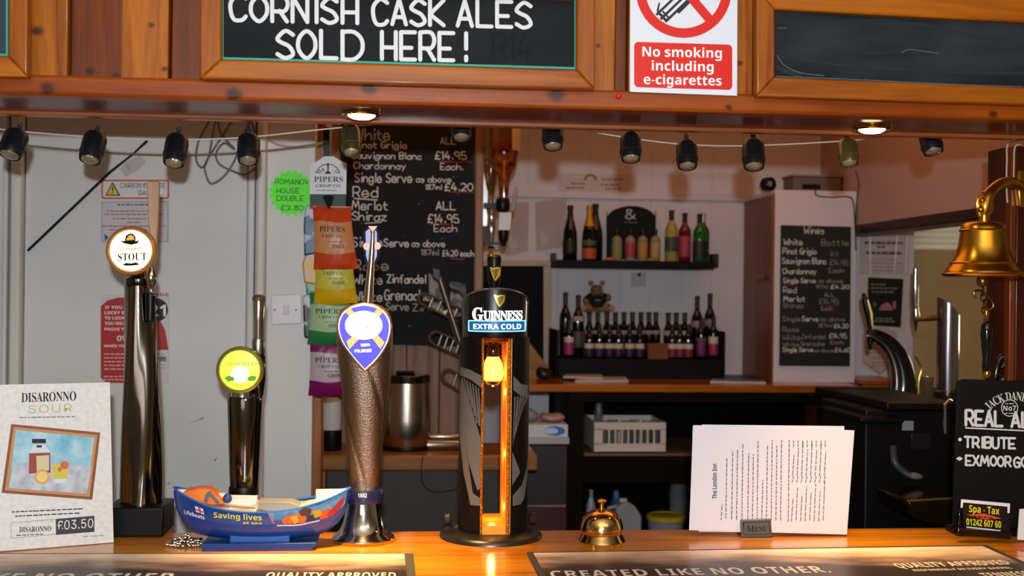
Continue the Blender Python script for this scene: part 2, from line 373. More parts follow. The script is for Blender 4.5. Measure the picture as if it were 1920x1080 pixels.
WHITE = M('e8e6e4', .5, name='white_card'); INK = M('1c1c20', .6, name='black_ink'); RED = M('d81810', .4, name='red_print'); GREYI = M('8b8b92', .6, name='grey_ink')
CHROME = M('c9c6c0', .12, 1, name='chrome'); DCHROME = M('5a5450', .13, 1, name='smoked_chrome'); STEEL = M('b5aea4', .28, 1, name='brushed_steel'); BRASS = M('dba838', .24, 1, name='brass'); BRASSP = M('d8a640', .1, 1, name='polished_brass')
SLATE = M('121416', .7, spec=.2, mix='202224', ms=5, mk=(.35, .75), stretch=(1, 1, 2.5), name='chalkboard_paint'); SLATE2 = M('181c1f', .7, spec=.2, mix='42484c', ms=3.2, mk=(.42, .8), stretch=(1, 1, 3), name='dusty_chalkboard_paint')
CHALK = M('dcdcdc', .8, name='white_chalk_pen'); CHALK2 = M('a9a9a8', .8, name='faded_chalk_pen'); CHALKR = M('b03038', .8, name='red_chalk_pen'); TEAL = M('2f9c86', .6, name='teal_line')
GOLD = M('c99a3e', .3, .6, name='gold_print')
BZ = 1.55-.44331  # bar top
YF, YS, YL, YW, YP, YB = 1.75, 1.98, 2.08, 2.70, 3.25, 3.90
FL = 0.0
# ------------------------------------------------------------------ room shell
xr = W(587, 600, YW).x; 
struct('floor', box(-4.5, 5, -3.3, 7.2, -.06, 0), M('4a3528', .6, mix='3a2a20', ms=5, name='worn_floor'))
struct('ceiling', box(-4.5, 5, -3.3, 7.2, 2.6, 2.66), M('d8cbb8', .8, name='ceiling_paint'))
struct('wall_front', box(-4.5, 5, -3.36, -3.3, 0, 2.6), M('c9b28c', .7, name='customer_side_wall'))
struct('wall_left', box(-4.56, -4.5, -3.3, 7.2, 0, 2.6), M('c9b28c', .7, name='customer_side_wall'))
struct('wall_right', box(5, 5.06, -3.3, 7.2, 0, 2.6), M('c9b28c', .7, name='customer_side_wall'))
# white wall behind the bar on the left with its door
struct('wall_servery', J(box(-3.2, xr, YW, YW+.06, 0, 2.6), box(xr-.05, xr, YW+.06, YP+.1, 0, 2.6)), DOORP)
def vstrip(p0, p1, Y, d, z0=0, z1=2.6): a = W(p0, 600, Y).x; b = W(p1, 600, Y).x; return box(a, b, Y-d, Y, z0, z1)
dr = T('door_1', None, None, W(250, 700, YW), kind='structure')
def loc(t, g): return [(v[0]-t.loc.x, v[1]-t.loc.y, v[2]-t.loc.z) for v in g[0]], g[1]
dr.p('door_slab', M('d9d8d5', .45, bump=.08, bs=20, mix='cfccc7', ms=2, name='white_door_paint'), loc(dr, vstrip(50, 462, YW, .014)))
struct('trim_1', vstrip(10, 20, YW, .03), DOORP, bev=.004); struct('trim_2', vstrip(27, 47, YW, .04), DOORP, bev=.006)
struct('trim_3', vstrip(466, 478, YW, .03), DOORP, bev=.004); struct('trim_4', vstrip(483, 499, YW, .045), DOORP, bev=.006)
# alcove back panelling
ax0 = W(580, 500, YP).x; ax1 = W(905, 500, YP).x
ap = T('wall_alcove', None, None, (ax0, YP, 0), kind='structure')
n = 0; x = 600
for wpx in (64, 58, 70, 62, 66):
    a = W(x-30, 700, YP).x; b = W(x-30+wpx, 700, YP).x; ap.p('plank', GREYW, loc(ap, box(a+.001, b-.001, YP+.003*(n % 2), YP+.03, 0, 2.6)), bev=.002); x += wpx; n += 1
ap.p('backing', BLACKM, loc(ap, box(ax0, ax1-.002, YP+.031, YP+.05, 0, 2.6)))
struct('trim_5', box(W(889, 500, YP-.03).x, ax1, YP-.03, YP+.06, 0, 2.6), wood('7a5038', 'a87a58', 'z', .5, .1, knots=False, name='brown_post_wood'), bev=.004)
struct('trim_6', box(W(585, 700, YW+.02).x+.0, W(601, 800, YW+.02).x, YW+.061, YW+.10, 0, 2.6), wood('8a4410', 'b9712c', 'z', .4, .2, name='orange_post_wood'), bev=.003)
# back wall of painted boards
bw = T('wall_back', None, None, (.2, YB, 0), kind='structure')
x = .18; i = 0
while x < 1.36:
    w = .105; bw.p('board', WALLP, loc(bw, box(x+.0002, min(x+w, 1.62)-.0002, YB+.0003*(i % 2), YB+.02, 0, 2.6)), bev=.0006); x += w; i += 1
bw.p('backing', WALLP, loc(bw, box(.1, 1.62, YB+.021, YB+.05, 0, 2.6)))
z = W(1200, 368, YB).z
struct('trim_7', J(box(.2, 1.40, YB-.012, YB, z-.012, z+.012)), WALLP, bev=.003)
# right: wall facing us with posters, side header over the pass-through, next room
YR = 3.72
x0 = W(1602, 600, YR).x; x1 = W(1712, 600, YR).x; zr = W(1650, 712, YR).z
struct('wall_poster', box(x0, x1, YR, YR+.12, 0, W(1650, 425, YR).z), WALLP)
XR = W(1608, 430, 3.56).x
h = T('wall_header', None, None, (XR, 2.5, 0), kind='structure')
zt = W(1608, 424, 3.56).z
YN = EYE.y + 3.56*0 + 2.72; zn = W(1862, 390, YN).z
def slope(y): return zt + (zn-zt)*(3.56-y)/(3.56-YN)
def hb(x0, x1, lo, hi):
    vs = [(x-XR, y-2.5, (slope(y)+dz if dz is not None else 2.6)) for x in (x0, x1) for y in (2.1, 3.9) for dz in (lo, hi)]
    return vs, [(0,1,3,2), (4,6,7,5), (0,4,5,1), (2,3,7,6), (0,2,6,4), (1,5,7,3)]
h.p('header_board', M('b99a92', .7, bump=.1, bs=50, name='pinkish_header_paint'), hb(XR, XR+.08, 0, None))
h.p('edge_trim', wood('240a02', '3c1606', 'y', .5, .1, knots=False, name='dark_trim_wood'), hb(XR-.006, XR+.09, -.026, .004), bev=.003)
struct('wall_next_room', box(.9, 4.95, 6.0, 6.06, 0, 2.6), M('8e7654', .7, mix='867050', ms=3, name='beige_wall_paint'))
zc = W(1760, 450, 5.9).z
g = J(*[box(1.6, 4.9, 5.99-.03*i, 6.0, zc-.045+.03*i, zc-.015+.03*i) for i in range(4)])
struct('trim_8', g, M('dcd8cf', .5, name='white_cornice'), bev=.006)
struct('ceiling_next_room', box(XR+.1, 4.95, 3.9, 6.0, W(1760, 430, 5.9).z+.02, W(1760, 430, 5.9).z+.06), M('c09a70', .7, name='next_room_ceiling'))
a = W(1853, 600, 5.2).x; b = W(1890, 600, 5.2).x
dw = T('door_frame_1', None, None, ((a+b)/2, 5.2, .9), kind='structure')  # white strip of a door frame beyond the pass-through
for k in range(4): dw.p('fold', M('dfe3e2', .6, name='white_frame_paint'), loc(dw, box(a+(b-a)*k/4+.002, a+(b-a)*(k+1)/4-.002, 5.2+.012*(k % 2), 5.24, .2, 2.12)), bev=.004)
# ------------------------------------------------------------------ bar counter
bar = T('bar_counter', 'long polished orange wooden bar counter across the foreground', 'bar counter', (0, 1.7, 0))
bar.p('worktop', BARW, box(-2.2, 2.4, -.35, .43, BZ-.04, BZ), bev=.006)
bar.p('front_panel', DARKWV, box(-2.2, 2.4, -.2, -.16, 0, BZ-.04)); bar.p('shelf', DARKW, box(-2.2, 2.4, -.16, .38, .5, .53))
# ------------------------------------------------------------------ canopy over the bar
zb = W(960, 203, YF).z; zp = W(960, 166, YF).z; zl = W(960, 238, YS).z
cn = T('bar_canopy', 'varnished orange pine canopy with planked front hanging over the bar', 'canopy', (0, YF, zb))
c0, c1 = -1.4, 2.05
def fb(p0, p1, z0, z1, d0, d1): a = W(p0, 60, YF).x; b = W(p1, 60, YF).x; return box(a, b, d0, d1, z0, z1)
for p0, p1, d, mt in ((-120, 52, 0, PINEV), (54, 127, .0, PINEV), (129, 226, .010, PINEV2), (228, 317, -.004, PINEV), (319, 376, .010, PINEV2), (378, 520, .004, PINEV), (522, 660, .0, PINEV), (662, 800, .004, PINEV2), (802, 950, 0, PINEV), (952, 1060, .004, PINEV2), (1062, 1154, .0, PINEV), (1156, 1178, .012, PINEV2), (1180, 1290, .002, PINEV), (1292, 1412, .0, PINEV), (1414, 1560, .006, PINEV2), (1562, 1720, 0, PINEV), (1722, 1900, .005, PINEV2), (1902, 2080, 0, PINEV)):
    cn.p('plank', mt, fb(p0, p1, zp-zb-.005, .75, d, d+.025), bev=.002)
cn.p('bottom_rail', PINE, box(c0, c1, -.012, .03, 0, zp-zb), bev=.005)
zl0 = zl-zb; zl1 = W(960, 229, YS).z-zb
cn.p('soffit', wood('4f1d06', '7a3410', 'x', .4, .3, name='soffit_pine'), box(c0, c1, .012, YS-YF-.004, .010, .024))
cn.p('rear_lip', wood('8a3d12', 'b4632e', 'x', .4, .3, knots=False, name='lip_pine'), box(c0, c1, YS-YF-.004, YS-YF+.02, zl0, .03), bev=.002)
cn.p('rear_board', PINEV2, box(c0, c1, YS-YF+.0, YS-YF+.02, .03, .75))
def downlight(p, q, nm, watts):
    c = Wz(p, q, zb+.010); t = T('recessed_downlight', nm, 'light', c, group='downlights under the canopy')
    t.p('bezel', BRASSP, lathe([(.021, -.0005), (.032, -.0005), (.032, -.004), (.029, -.006), (.023, -.005), (.021, -.002)], 32))
    t.p('lamp_face', M('fff0c8', .3, em=22, emc='ffd79a', name='lit_lamp'), lathe([(.0225, -.0024), (.0215, -.0065), (.015, -.010), (0, -.0115)], 24))
    light('downlight_beam', 'SPOT', (c.x, c.y, c.z-.012), watts, (1, .60, .22), .02, (0, 0, 0), spot=58, blend=1)
downlight(678, 211, 'lit round downlight in the canopy underside below the chalk-lettered ale board', 80)
downlight(1635, 238, 'lit round downlight in the canopy underside at the right near the bell', 34)
# next room small ceiling light
c = W(1787, 419, 5.4); t = T('recessed_downlight', 'small lit ceiling downlight in the next room left of the brass bell', 'light', c)
t.p('lamp_face', M('fff0c8', .3, em=8, emc='ffdca0', name='lit_lamp_small'), lathe([(.05, 0), (.05, -.01), (0, -.012)], 20)); t.p('bezel', WHITE, lathe([(.051, .004), (.062, .004), (.062, -.008), (.051, -.010)], 20))
def kp(p, q, r): v = W(p, q, YF)-cn.loc; return (v.x, v.z, r*cn.s)
knots(PINEV, [kp(70, 58, 11), kp(285, 48, 6), kp(1121, 86, 5), kp(1387, 118, 6), kp(310, 130, 6)]); knots(PINEV2, [kp(215, 140, 8), kp(165, 132, 9)]); knots(PINE, [kp(93, 167, 13), kp(442, 178, 13), kp(693, 168, 14), kp(1040, 180, 16), kp(1362, 203, 7), kp(1855, 216, 8)])
# ------------------------------------------------------------------ framed chalkboards on the canopy
def framed(label, ox0, ox1, by0, by1, ix0, ix1, iy0, iy1, top_in, top_out, board, teal=True, rows=()):
    """outer x range, bottom edge y at both ends, inner x range and its bottom y"""
    t = T('framed_chalkboard', label, 'chalkboard', W((max(ox0, 0)+min(ox1, 1920))/2, by0*.5+by1*.5, YF-.012))
    O = [(ox0, top_out[0]), (ox1, top_out[1]), (ox1, by1), (ox0, by0)]; I = [(ix0, top_in[0]), (ix1, top_in[1]), (ix1, iy1), (ix0, iy0)]
    for k in range(4):
        j = (k+1) % 4; t.p('frame_rail', FRAMEW if k % 2 == 0 else FRAMEWV, prism(t.pp([O[k], O[j], I[j], I[k]], -.022), -.022, -.001), bev=.003)
    t.p('board', board, prism(t.pp([(ix0-6, top_in[0]-6), (ix1+6, top_in[1]-6), (ix1+6, iy1+6), (ix0-6, iy0+6)], -.008), -.008, -.0012))
    if teal:
        g = []
        for k in range(4):
            j = (k+1) % 4; a, b = I[k], I[j]; nx, ny = [(0, 4), (-4, 0), (0, -4), (4, 0)][k]
            g.append(t.poly([a, b, (b[0]+nx, b[1]+ny), (a[0]+nx, a[1]+ny)], -.0086-.0001*k))
        t.p('painted_border', TEAL, *g)
    return t
t = framed('wood-framed chalkboard reading CORNISH CASK ALES SOLD HERE', 375, 1116, 147, 167, 415, 1081, 111, 130, (-22, -2), (-60, -42), SLATE)
sl = .028
g = []
for s_, x, w in (('CORNISH', 434, 236), ('CASK', 700, 132), ('ALES', 858, 138)): g.append(t.chalk(s_, (x, 38+(x-434)*.024), w, 47, 7.4, -.0092, .024))
for s_, x, w in (('SOLD', 521, 158), ('HERE', 716, 134), ('!', 868, 6)): g.append(t.chalk(s_, (x, 107+(x-521)*.018), w, 51, 7.6, -.0092, .02))
t.each('lettering', CHALK, g)
t.p('rubbed_out_marks', M('1e2123', .8, spec=.1, name='chalk_ghost'), t.chalk('R14', (925, 108), 70, 44, 6, -.0089, .02))
t = framed('wood-framed chalkboard wiped clean at the right of the canopy', 1419, 2150, 180, 204, 1453, 2110, 144, 172, (17, 52), (-24, -2), SLATE2, False)
SM = M('2c3236', .8, spec=.1, name='chalk_smear_faint'); SM2 = M('5a666c', .8, spec=.1, name='chalk_smear')
def smear(mt, pts, w): t.p('chalk_smear', mt, ribbon([t.L(a_, b_, -.0085) for a_, b_, c_ in spline([(u, v, 0) for u, v in pts], 5)], w*t.s, -.0085-.0001*random.random()))
for mt, pts, w in ((SM2, [(1457, 104), (1470, 122), (1500, 136), (1545, 142)], 1.6), (SM, [(1458, 126), (1475, 134), (1500, 141)], 9), (SM, [(1490, 62), (1540, 47), (1600, 40), (1680, 38)], 4), (SM, [(1640, 44), (1740, 48), (1840, 70), (1919, 76)], 6), (SM2, [(1690, 99), (1705, 93), (1730, 96), (1760, 100)], 1.4), (SM, [(1500, 112), (1600, 124), (1760, 134), (1915, 138)], 5), (SM, [(1540, 90), (1640, 100), (1700, 92)], 3), (SM2, [(1458, 53), (1475, 52)], 1.2), (SM2, [(1456, 19), (1560, 22), (1700, 30), (1915, 42)], 1.2), (SM2, [(1456, 143), (1600, 149), (1760, 157), (1918, 163)], 1.6)): smear(mt, pts, w)
framed('wood-framed chalkboard cut off at the left edge of the photo', -300, 51, 139, 144, -260, 15, 100, 105, (-60, -50), (-100, -90), M('22343c', .6, name='blue_chalkboard'))
# ------------------------------------------------------------------ no smoking sign
t = T('no_smoking_sign', 'white and red no smoking sign fixed to the canopy', 'sign', W(1281, 178, YF-.013))
t.p('plate', M('dfe0ea', .35, name='white_sign_plastic'), t.prism([(1182, -128), (1383, -124), (1382, 179.5), (1181, 172)], -.003, -.0002))
t.p('red_panel', RED, t.poly([(a, b+(a-1280)*.03) for a, b in rr(1189, 81, 1373, 166, 8)], -.0034))
L3 = [('No smoking', 1279, 107, 149), ('including', 1280, 133, 116), ('e-cigarettes', 1280, 159, 146)]
t.each('lettering', M('f2f0f0', .4, name='white_print'), [t.txc(s_, cx, yb, w, 19, -.0038, .028, 1, .02) for s_, cx, yb, w in L3])
t.p('prohibition_ring', RED, t.ring(1282, -19, 90, 72, -.0036), t.poly([(1228, -72), (1240, -84), (1337, 31), (1325, 43)], -.0040))
cg = [t.poly([(x+dx-30, y-24), (x+dx+55-30, y-24-52), (x+dx+55-27, y-21-52), (x+dx-27, y-20)], -.0037) for dx, x, y in ((0, 1267, 58), (9, 1267, 63), (-11, 1270, 50))]
t.p('cigarette_symbol', INK, *cg, t.poly([(1236, 28), (1240, 25), (1252, 38), (1248, 41)], -.0038), t.poly([(1241, 22), (1244, 20), (1256, 33), (1253, 35)], -.0038), t.poly([(1231, 20), (1235, 5), (1238, 5), (1235, 20), (1240, 28), (1237, 30)], -.0038), t.poly([(1266, 20), (1320, -32), (1326, -26), (1273, 26)], -.0038))
t = T('push_pin', 'small red push pin in the canopy rail below left of the sign', 'pin', W(1159, 181, YF-.012)); t.p('head', RED, sph((0, -.004, 0), .0042)); t.p('shank', STEEL, tube([(0, -.003, 0), (0, .002, 0)], .0008))
# ------------------------------------------------------------------ hanging lamps and strings
def lamp(cx, cy, tilt, kind, lab, hgt=64, wd=44, top=0):
    t = T('hanging_lamp', lab, 'lamp', W(cx, cy-hgt/2-8, YL), group='small spotlight lamps hung along the string behind the canopy')
    t.e.rotation_euler = (R(-24), R(tilt), 0); s_ = t.s; Rr = wd/2*s_; H = hgt*s_
    body = {'b': M('10161c', .38, coat=.2, name='black_lamp_plastic'), 'o': M('7d7a5a', .25, .85, name='olive_metal'), 'g': M('8a8452', .28, .8, name='brassy_metal')}[kind]
    t.p('housing', body, lathe([(Rr*.45, -.0), (Rr*.78, -.03*H), (Rr*.95, -.12*H), (Rr, -.25*H), (Rr*1.0, -.60*H), (Rr*1.04, -.61*H), (Rr*1.04, -.65*H), (Rr*.98, -.66*H), (Rr*.96, -.8*H), (Rr*.88, -.9*H), (Rr*.82, -.88*H), (Rr*.82, -.8*H)], 26))
    t.p('lens', M('b8b49a', .12, .7, bump=1, bs=260, name='faceted_reflector'), lathe([(Rr*.8, -.82*H), (Rr*.72, -.9*H), (Rr*.45, -.96*H), (0, -.98*H)], 20))
    t.p('hanging_clip', M('2a3238', .4, name='grey_clip'), box(-.0036, .0036, -.003, .003, -.002, .012+top), tube([(0, 0, .010+top), (-.004, 0, .014+top), (0, 0, .018+top), (.004, 0, .014+top), (0, 0, .010+top)], .0012, 6))
    return t
LN = 'black hanging lamp, '
for cx, cy, ti, k, lab, h_, w_ in (
 (34, 284, 10, 'b', LN+'leftmost on the string in front of the white door', 58, 46), (181, 291, 6, 'b', LN+'above the yellow warning triangle sticker', 64, 44), (334, 296, 3, 'b', LN+'just left of the grey cable loops', 66, 43),
 (467, 293, -2, 'b', LN+'in front of the grey cable loops', 60, 42), (657, 277, -4, 'o', 'olive metal hanging lamp above the white crisp header card', 62, 38), (865, 252, 0, 'b', LN+'half hidden behind the canopy over the big wine board', 52, 38),
 (1035, 268, 0, 'b', LN+'tight under the canopy right of the upside-down bottle', 56, 40), (1182, 290, 3, 'b', LN+'first one below the right hand white string', 60, 40), (1287, 304, 3, 'b', LN+'above the yellow and red wine bottles', 58, 40),
 (1412, 304, 5, 'b', LN+'above the brown cabinet side', 62, 42), (1588, 300, 4, 'g', 'brass coloured hanging lamp above the small wine board', 56, 38), (1740, 280, -5, 'b', LN+'rightmost, close to the brass bell', 48, 40)):
    lamp(cx, cy, ti, k, lab, h_, w_)
def cable(name, label, cat, pts, Y, r, mat, sub=5, **k):
    a = W(pts[0][0], pts[0][1], Y); q = [W(p[0], p[1], Y+(p[2] if len(p) > 2 else 0))-a for p in pts]
    o = obj(name, tube(spline(q, sub), r, 6), mat); o.location = a; tagit(o, label, cat); return o
STR = M('cfc6b4', .6, name='white_cord')
cable('lamp_string', 'white cord carrying the left hand hanging lamps across the white door', 'cord', [(-40, 236), (34, 246), (180, 257), (333, 262), (467, 257), (600, 243), (712, 232), (780, 224), (865, 222), (950, 228), (1035, 237)], YL, .0014, STR)
cable('lamp_string', 'white cord carrying the right hand hanging lamps over the bottle shelves', 'cord', [(1035, 237), (1080, 240), (1110, 247), (1182, 259), (1287, 271), (1412, 273), (1588, 264), (1640, 258), (1740, 252), (1800, 246)], YL, .0014, STR)
cable('thin_wire', 'thin pale wire sagging behind the lamps along the white wall', 'wire', [(-30, 262), (60, 273), (180, 284), (300, 290), (420, 288), (520, 280), (600, 268)], YW-.06, .0014, M('a59a8c', .6, name='dull_wire'))
GC = M('6e6a66', .5, name='grey_cable')
cable('coiled_cable', 'grey cable hanging in loose loops on the white door below the canopy', 'cable', [(392, 228), (372, 265, -.01), (368, 300), (380, 314), (392, 290, -.02), (402, 235), (408, 225), (414, 250), (440, 280, -.01), (420, 268), (405, 288), (412, 308), (440, 322), (462, 326, -.02), (490, 300), (480, 262), (470, 228), (455, 262), (440, 300), (420, 330), (395, 344), (384, 318), (388, 300), (420, 250), (434, 228)], YW-.03, .0022, GC)
cable('pale_cable', 'pale cable sagging from the canopy beside the crisp header card', 'cable', [(500, 258), (520, 270), (560, 276), (600, 270), (612, 255), (608, 238)], YW-.03, .002, M('b4b0a6', .5, name='pale_cable'))
o = obj('black_rod', tube([W(52, 470, YW-.02)-W(52, 470, YW-.02), W(207, 322, YW-.03)-W(52, 470, YW-.02), W(250, 288, YW-.03)-W(52, 470, YW-.02), W(276, 264, YW-.03)-W(52, 470, YW-.02)], [.003, .0028, .002, .003], 8), BLACK); o.location = W(52, 470, YW-.02); tagit(o, 'thin black rod leaning diagonally across the upper white door', 'rod')
# ------------------------------------------------------------------ bar mats
MATP = bpy.data.materials.new('printed_mat'); MATP.use_nodes = True
def matprint():
    nt = MATP.node_tree; N = nt.nodes; K = nt.links.new; b = N['Principled BSDF']; b.inputs['Roughness'].default_value = .38
    tc = N.new('ShaderNodeTexCoord'); sp = N.new('ShaderNodeSeparateXYZ'); K(tc.outputs['Object'], sp.inputs[0])
    mp = N.new('ShaderNodeMapping'); mp.inputs['Scale'].default_value = (5, 16, 1); K(tc.outputs['Object'], mp.inputs[0])
    n = N.new('ShaderNodeTexNoise'); n.inputs['Scale'].default_value = 1.3; n.inputs['Detail'].default_value = 6; K(mp.outputs[0], n.inputs[0])
    a = N.new('ShaderNodeMapRange'); a.inputs[1].default_value = -.17; a.inputs[2].default_value = -.015; K(sp.outputs[1], a.inputs[0])
    m = N.new('ShaderNodeMath'); m.operation = 'MULTIPLY_ADD'; m.inputs[1].default_value = 1.1; K(n.outputs[0], m.inputs[0]); K(a.outputs[0], m.inputs[2])
    d = N.new('ShaderNodeMath'); d.operation = 'SUBTRACT'; d.inputs[1].default_value = .55; K(m.outputs[0], d.inputs[0])
    r = N.new('ShaderNodeValToRGB'); e = r.color_ramp.elements; e[0].position = .12; e[0].color = lin('2b211f'); e[1].position = 1; e[1].color = lin('f0dcc4')
    for p, c in ((.35, '4c3b34'), (.6, 'a98a74'), (.8, 'd9b896')): q = e.new(p); q.color = lin(c)
    K(d.outputs[0], r.inputs[0]); K(r.outputs[0], b.inputs['Base Color'])
matprint()
def zflat(pts, z=.001): # pixels -> flat on the bar top, local to origin o
    return [Wz(a, b, BZ+z) for a, b in pts]
def mat_(label, cor, texts, strip):
    P = [Wz(a, b, BZ) for a, b in cor]; o = (P[0]+P[1])/2
    t = T('bar_mat', label, 'bar mat', (o.x, o.y, BZ))
    def fl(P, z0, z1):
        k = len(P); vs = [(p.x-o.x, p.y-o.y, z0) for p in P]+[(p.x-o.x, p.y-o.y, z1) for p in P]
        return vs, [tuple(range(k)), tuple(range(2*k-1, k-1, -1))]+[(i, (i+1) % k, (i+1) % k+k, i+k) for i in range(k)]
    t.p('rubber_backing', M('3c3833', .7, name='rubber'), fl(P, .0002, .0042))
    I = [Wz(a, b, BZ) for a, b in strip]; t.p('printed_top', MATP, fl(I, .0043, .0048))
    gs = []
    for st, x0, x1, y0, y1, H, kind in texts:
        vs, fs, w = fmesh(st, .02, 1.05); A = Wz(x0, y0, BZ+.005); B = Wz(x1, y1, BZ+.005); C = Wz(x0, y0-H, BZ+.005)
        sx, sy = B-A, Vector((0, (C-A).y, 0))
        gs.append(([tuple(A-o+sx*a+sy*(b/CAPH)-Vector((0, 0, BZ-.0001))) if False else ((A-o+sx*a+sy*(b/CAPH)).x, (A-o+sx*a+sy*(b/CAPH)).y, .0051) for a, b in vs], fs))
    t.each('lettering', M('e6d8c8', .5, name='cream_print'), gs)
ML = [(-320, 1042), (775, 1042), (790, 1180), (-380, 1180)]
mat_('bar mat with pale cloud print, left of the bright bare patch of bar', ML,
     [('CREATED LIKE NO OTHER', -330, 321, 1090, 1089, 15, 0), ('QUALITY APPROVED', 497, 742, 1083, 1083, 10, 0)], [(-316, 1044), (758, 1044), (773, 1176), (-376, 1176)])
mat_('bar mat with slogan CREATED LIKE NO OTHER at the right', [(988, 1040), (1850, 1026), (2120, 1150), (1060, 1180)],
     [('CREATED LIKE NO OTHER.', 1035, 1560, 1083, 1073, 13, 0), ('QUALITY APPROVED', 1686, 1897, 1065, 1058, 9, 0), ('RESPONSIBLY IN EVERY BARREL', 1715, 1900, 1071, 1066, 3.5, 0), ('TENNESSEE', 1850, 1960, 1083, 1078, 9, 0)], [(1000, 1042), (1842, 1029), (2100, 1146), (1072, 1176)])
# ------------------------------------------------------------------ cocktail advert card
A = Wz(-6, 1036, BZ); B = Wz(213, 1018, BZ); rot = math.atan2(B.y-A.y, B.x-A.x)
t = T('advert_card', 'white cocktail advert card with a tilted framed picture, at the left end of the bar', 'advert', A, rot); t.zmin = .0003
cardf = [(-60, 714), (206, 717), (213, 1018), (-60, 1041)]
t.p('card', M('e8e5e2', .55, mix='dad6d2', ms=120, mk=(.4, .7), name='speckled_card'), t.prism([(-30, 722), (206, 717), (213, 1017), (-30, 1036)], 0, .003))
t.p('rear_strut', WHITE, X(prism([(.03, .002), (.12, .002), (.075, .22)], 0, .002), (0, 0, 0), (R(-12), 0, 0)), )
pf = [(21, 795), (188, 811), (173, 937), (3, 924)]; pi = [(30, 806), (177, 820), (163, 926), (16, 915)]; pm = [(25.5, 800), (182.5, 815.5), (168, 931.5), (9.5, 919.5)]
t.p('printed_frame', M('8a4a28', .5, name='print_brown'), t.poly(pf, -.0006)); t.p('printed_frame_inner', M('c98a52', .5, name='print_tan'), t.poly([(a*.5+c*.5, b*.5+d*.5) for (a, b), (c, d) in zip(pf, pi)], -.0009))
t.p('printed_picture', M('6db4d2', .5, mix='b9d8e2', ms=35, mk=(.35, .65), name='print_sky'), t.poly(pi, -.0012))
t.p('printed_table', M('c9ced6', .5, mix='a9aeb8', ms=60, name='print_table'), t.poly([(26, 868), (172, 874), (163, 926), (16, 915)], -.0014), t.poly([(60, 900), (30, 902), (45, 893), (78, 885)], -.0016))
t.p('printed_bottle', M('9b3a34', .5, name='print_amber'), t.poly([(55, 850), (94, 849), (95, 886), (54, 888)], -.0018))
t.each('printed_bottle_glass', M('d4dee2', .5, name='print_glass'), [t.poly([(62, 834), (85, 834), (94, 848), (55, 849)], -.0018), t.poly([(100, 899), (126, 897), (124, 905), (103, 906)], -.0018)])
t.p('printed_bottle_cap', INK, t.poly([(60, 823), (86, 823), (86, 831), (60, 831)], -.0019), t.poly([(68, 835), (79, 835), (78, 839), (69, 839)], -.002))
t.p('printed_label', M('d8c79a', .5, name='print_cream'), t.poly([(68, 855), (92, 853), (92, 882), (69, 884)], -.0021)); t.p('printed_orange', M('e0a84a', .5, name='print_orange'), t.disc(79, 894, 14, -.0024)); t.p('printed_orange_flesh', M('efcf86', .5, name='print_peel'), t.disc(79, 894, 10, -.0026))
t.p('printed_drink', M('d9c23a', .5, name='print_yellow'), t.poly([(99, 870), (129, 870), (126, 897), (101, 898)], -.002)); t.p('printed_garnish', M('d0644a', .5, name='print_pink'), t.disc(121, 872, 8, -.0026, 10), t.disc(112, 880, 4, -.0028, 8))
t.p('lettering', INK, t.txt(ser('DISARONNO'), (40, 754), (103, -3), 19, -.0009, 0, .96), t.txt(ser('DISARONNO'), (36, 998), (60, -2), 11, -.0009, 0), t.words((22, 960), (152, -7), 2, -.0009, 3), t.words((28, 968), (140, -7), 2, -.0009, 4), t.words((30, 1004), (62, -3), 1.6, -.0009, 6), t.ring(97, 977, .2, .9, -.0009))
t.p('lettering_sour', M('b9c07a', .5, name='print_olive'), t.txt('SOUR', (53, 775), (82, -3), 15, -.0009, -.018, 1.1)); t.p('small_print', GREYI, t.words((36, 783), (116, -2), 2.2, -.0009, 9), t.words((155, 1006), (40, -2), 1.4, -.0009, 2))
t.p('logo_box', GREYI, *[t.poly([a, b, (b[0]+.8, b[1]+.8), (a[0]+.8, a[1]+.8)], -.0008) for a, b in (((20, 980), (104, 973)), ((104, 973), (105, 1001)), ((105, 1001), (21, 1009)), ((21, 1009), (20, 980)))])
t.p('price_panel', M('35353a', .5, name='print_grey'), t.poly([(105, 973), (177, 967), (177, 997), (105, 1003)], -.0009)); t.p('price', WHITE, t.txt('£03.50', (108, 994), (67, -5), 17, -.0013, -.005))
# ------------------------------------------------------------------ stout tap column (far left)
c = Wz(262, 1000, BZ); t = T('stout_tap', 'tall dark chrome beer tap with a round white STOUT badge and a wooden paddle handle', 'beer tap', c); t.zmin = .0003
b0 = box(-.052, .048, -.035, .062, 0, .052)
t.p('base_block', BLACK, b0, bev=.003)
sec = []
for k in range(25):
    u = k/24; py = 965-u*432; cx = 262-u*3+3*math.sin(u*3); hw = 37-u*11+3*math.sin(u*PI); x, z = t.L(cx, py); sec.append((z, x, .008, hw*t.s, hw*t.s*.86, u*1.5))
t.p('twisted_column', M('7c7468', .1, 1, name='smoked_chrome_column'), loft(sec, 40, 4, .055), sharp=80)
x, z = t.L(258, 533); t.p('collar', DCHROME, lathe([(22*t.s, z-.006), (25*t.s, z), (24*t.s, z+.010), (16*t.s, z+.014), (13*t.s, z+.022)], 28, (x, .008, 0)))
t.p('label_band', WHITE, slice_wrap(t.poly([(231, 951), (255, 951), (255, 969), (231, 969)]), lambda x, y, z: (x*1.0, -.034 + .25*(x+.03)**2*10, z), .004))
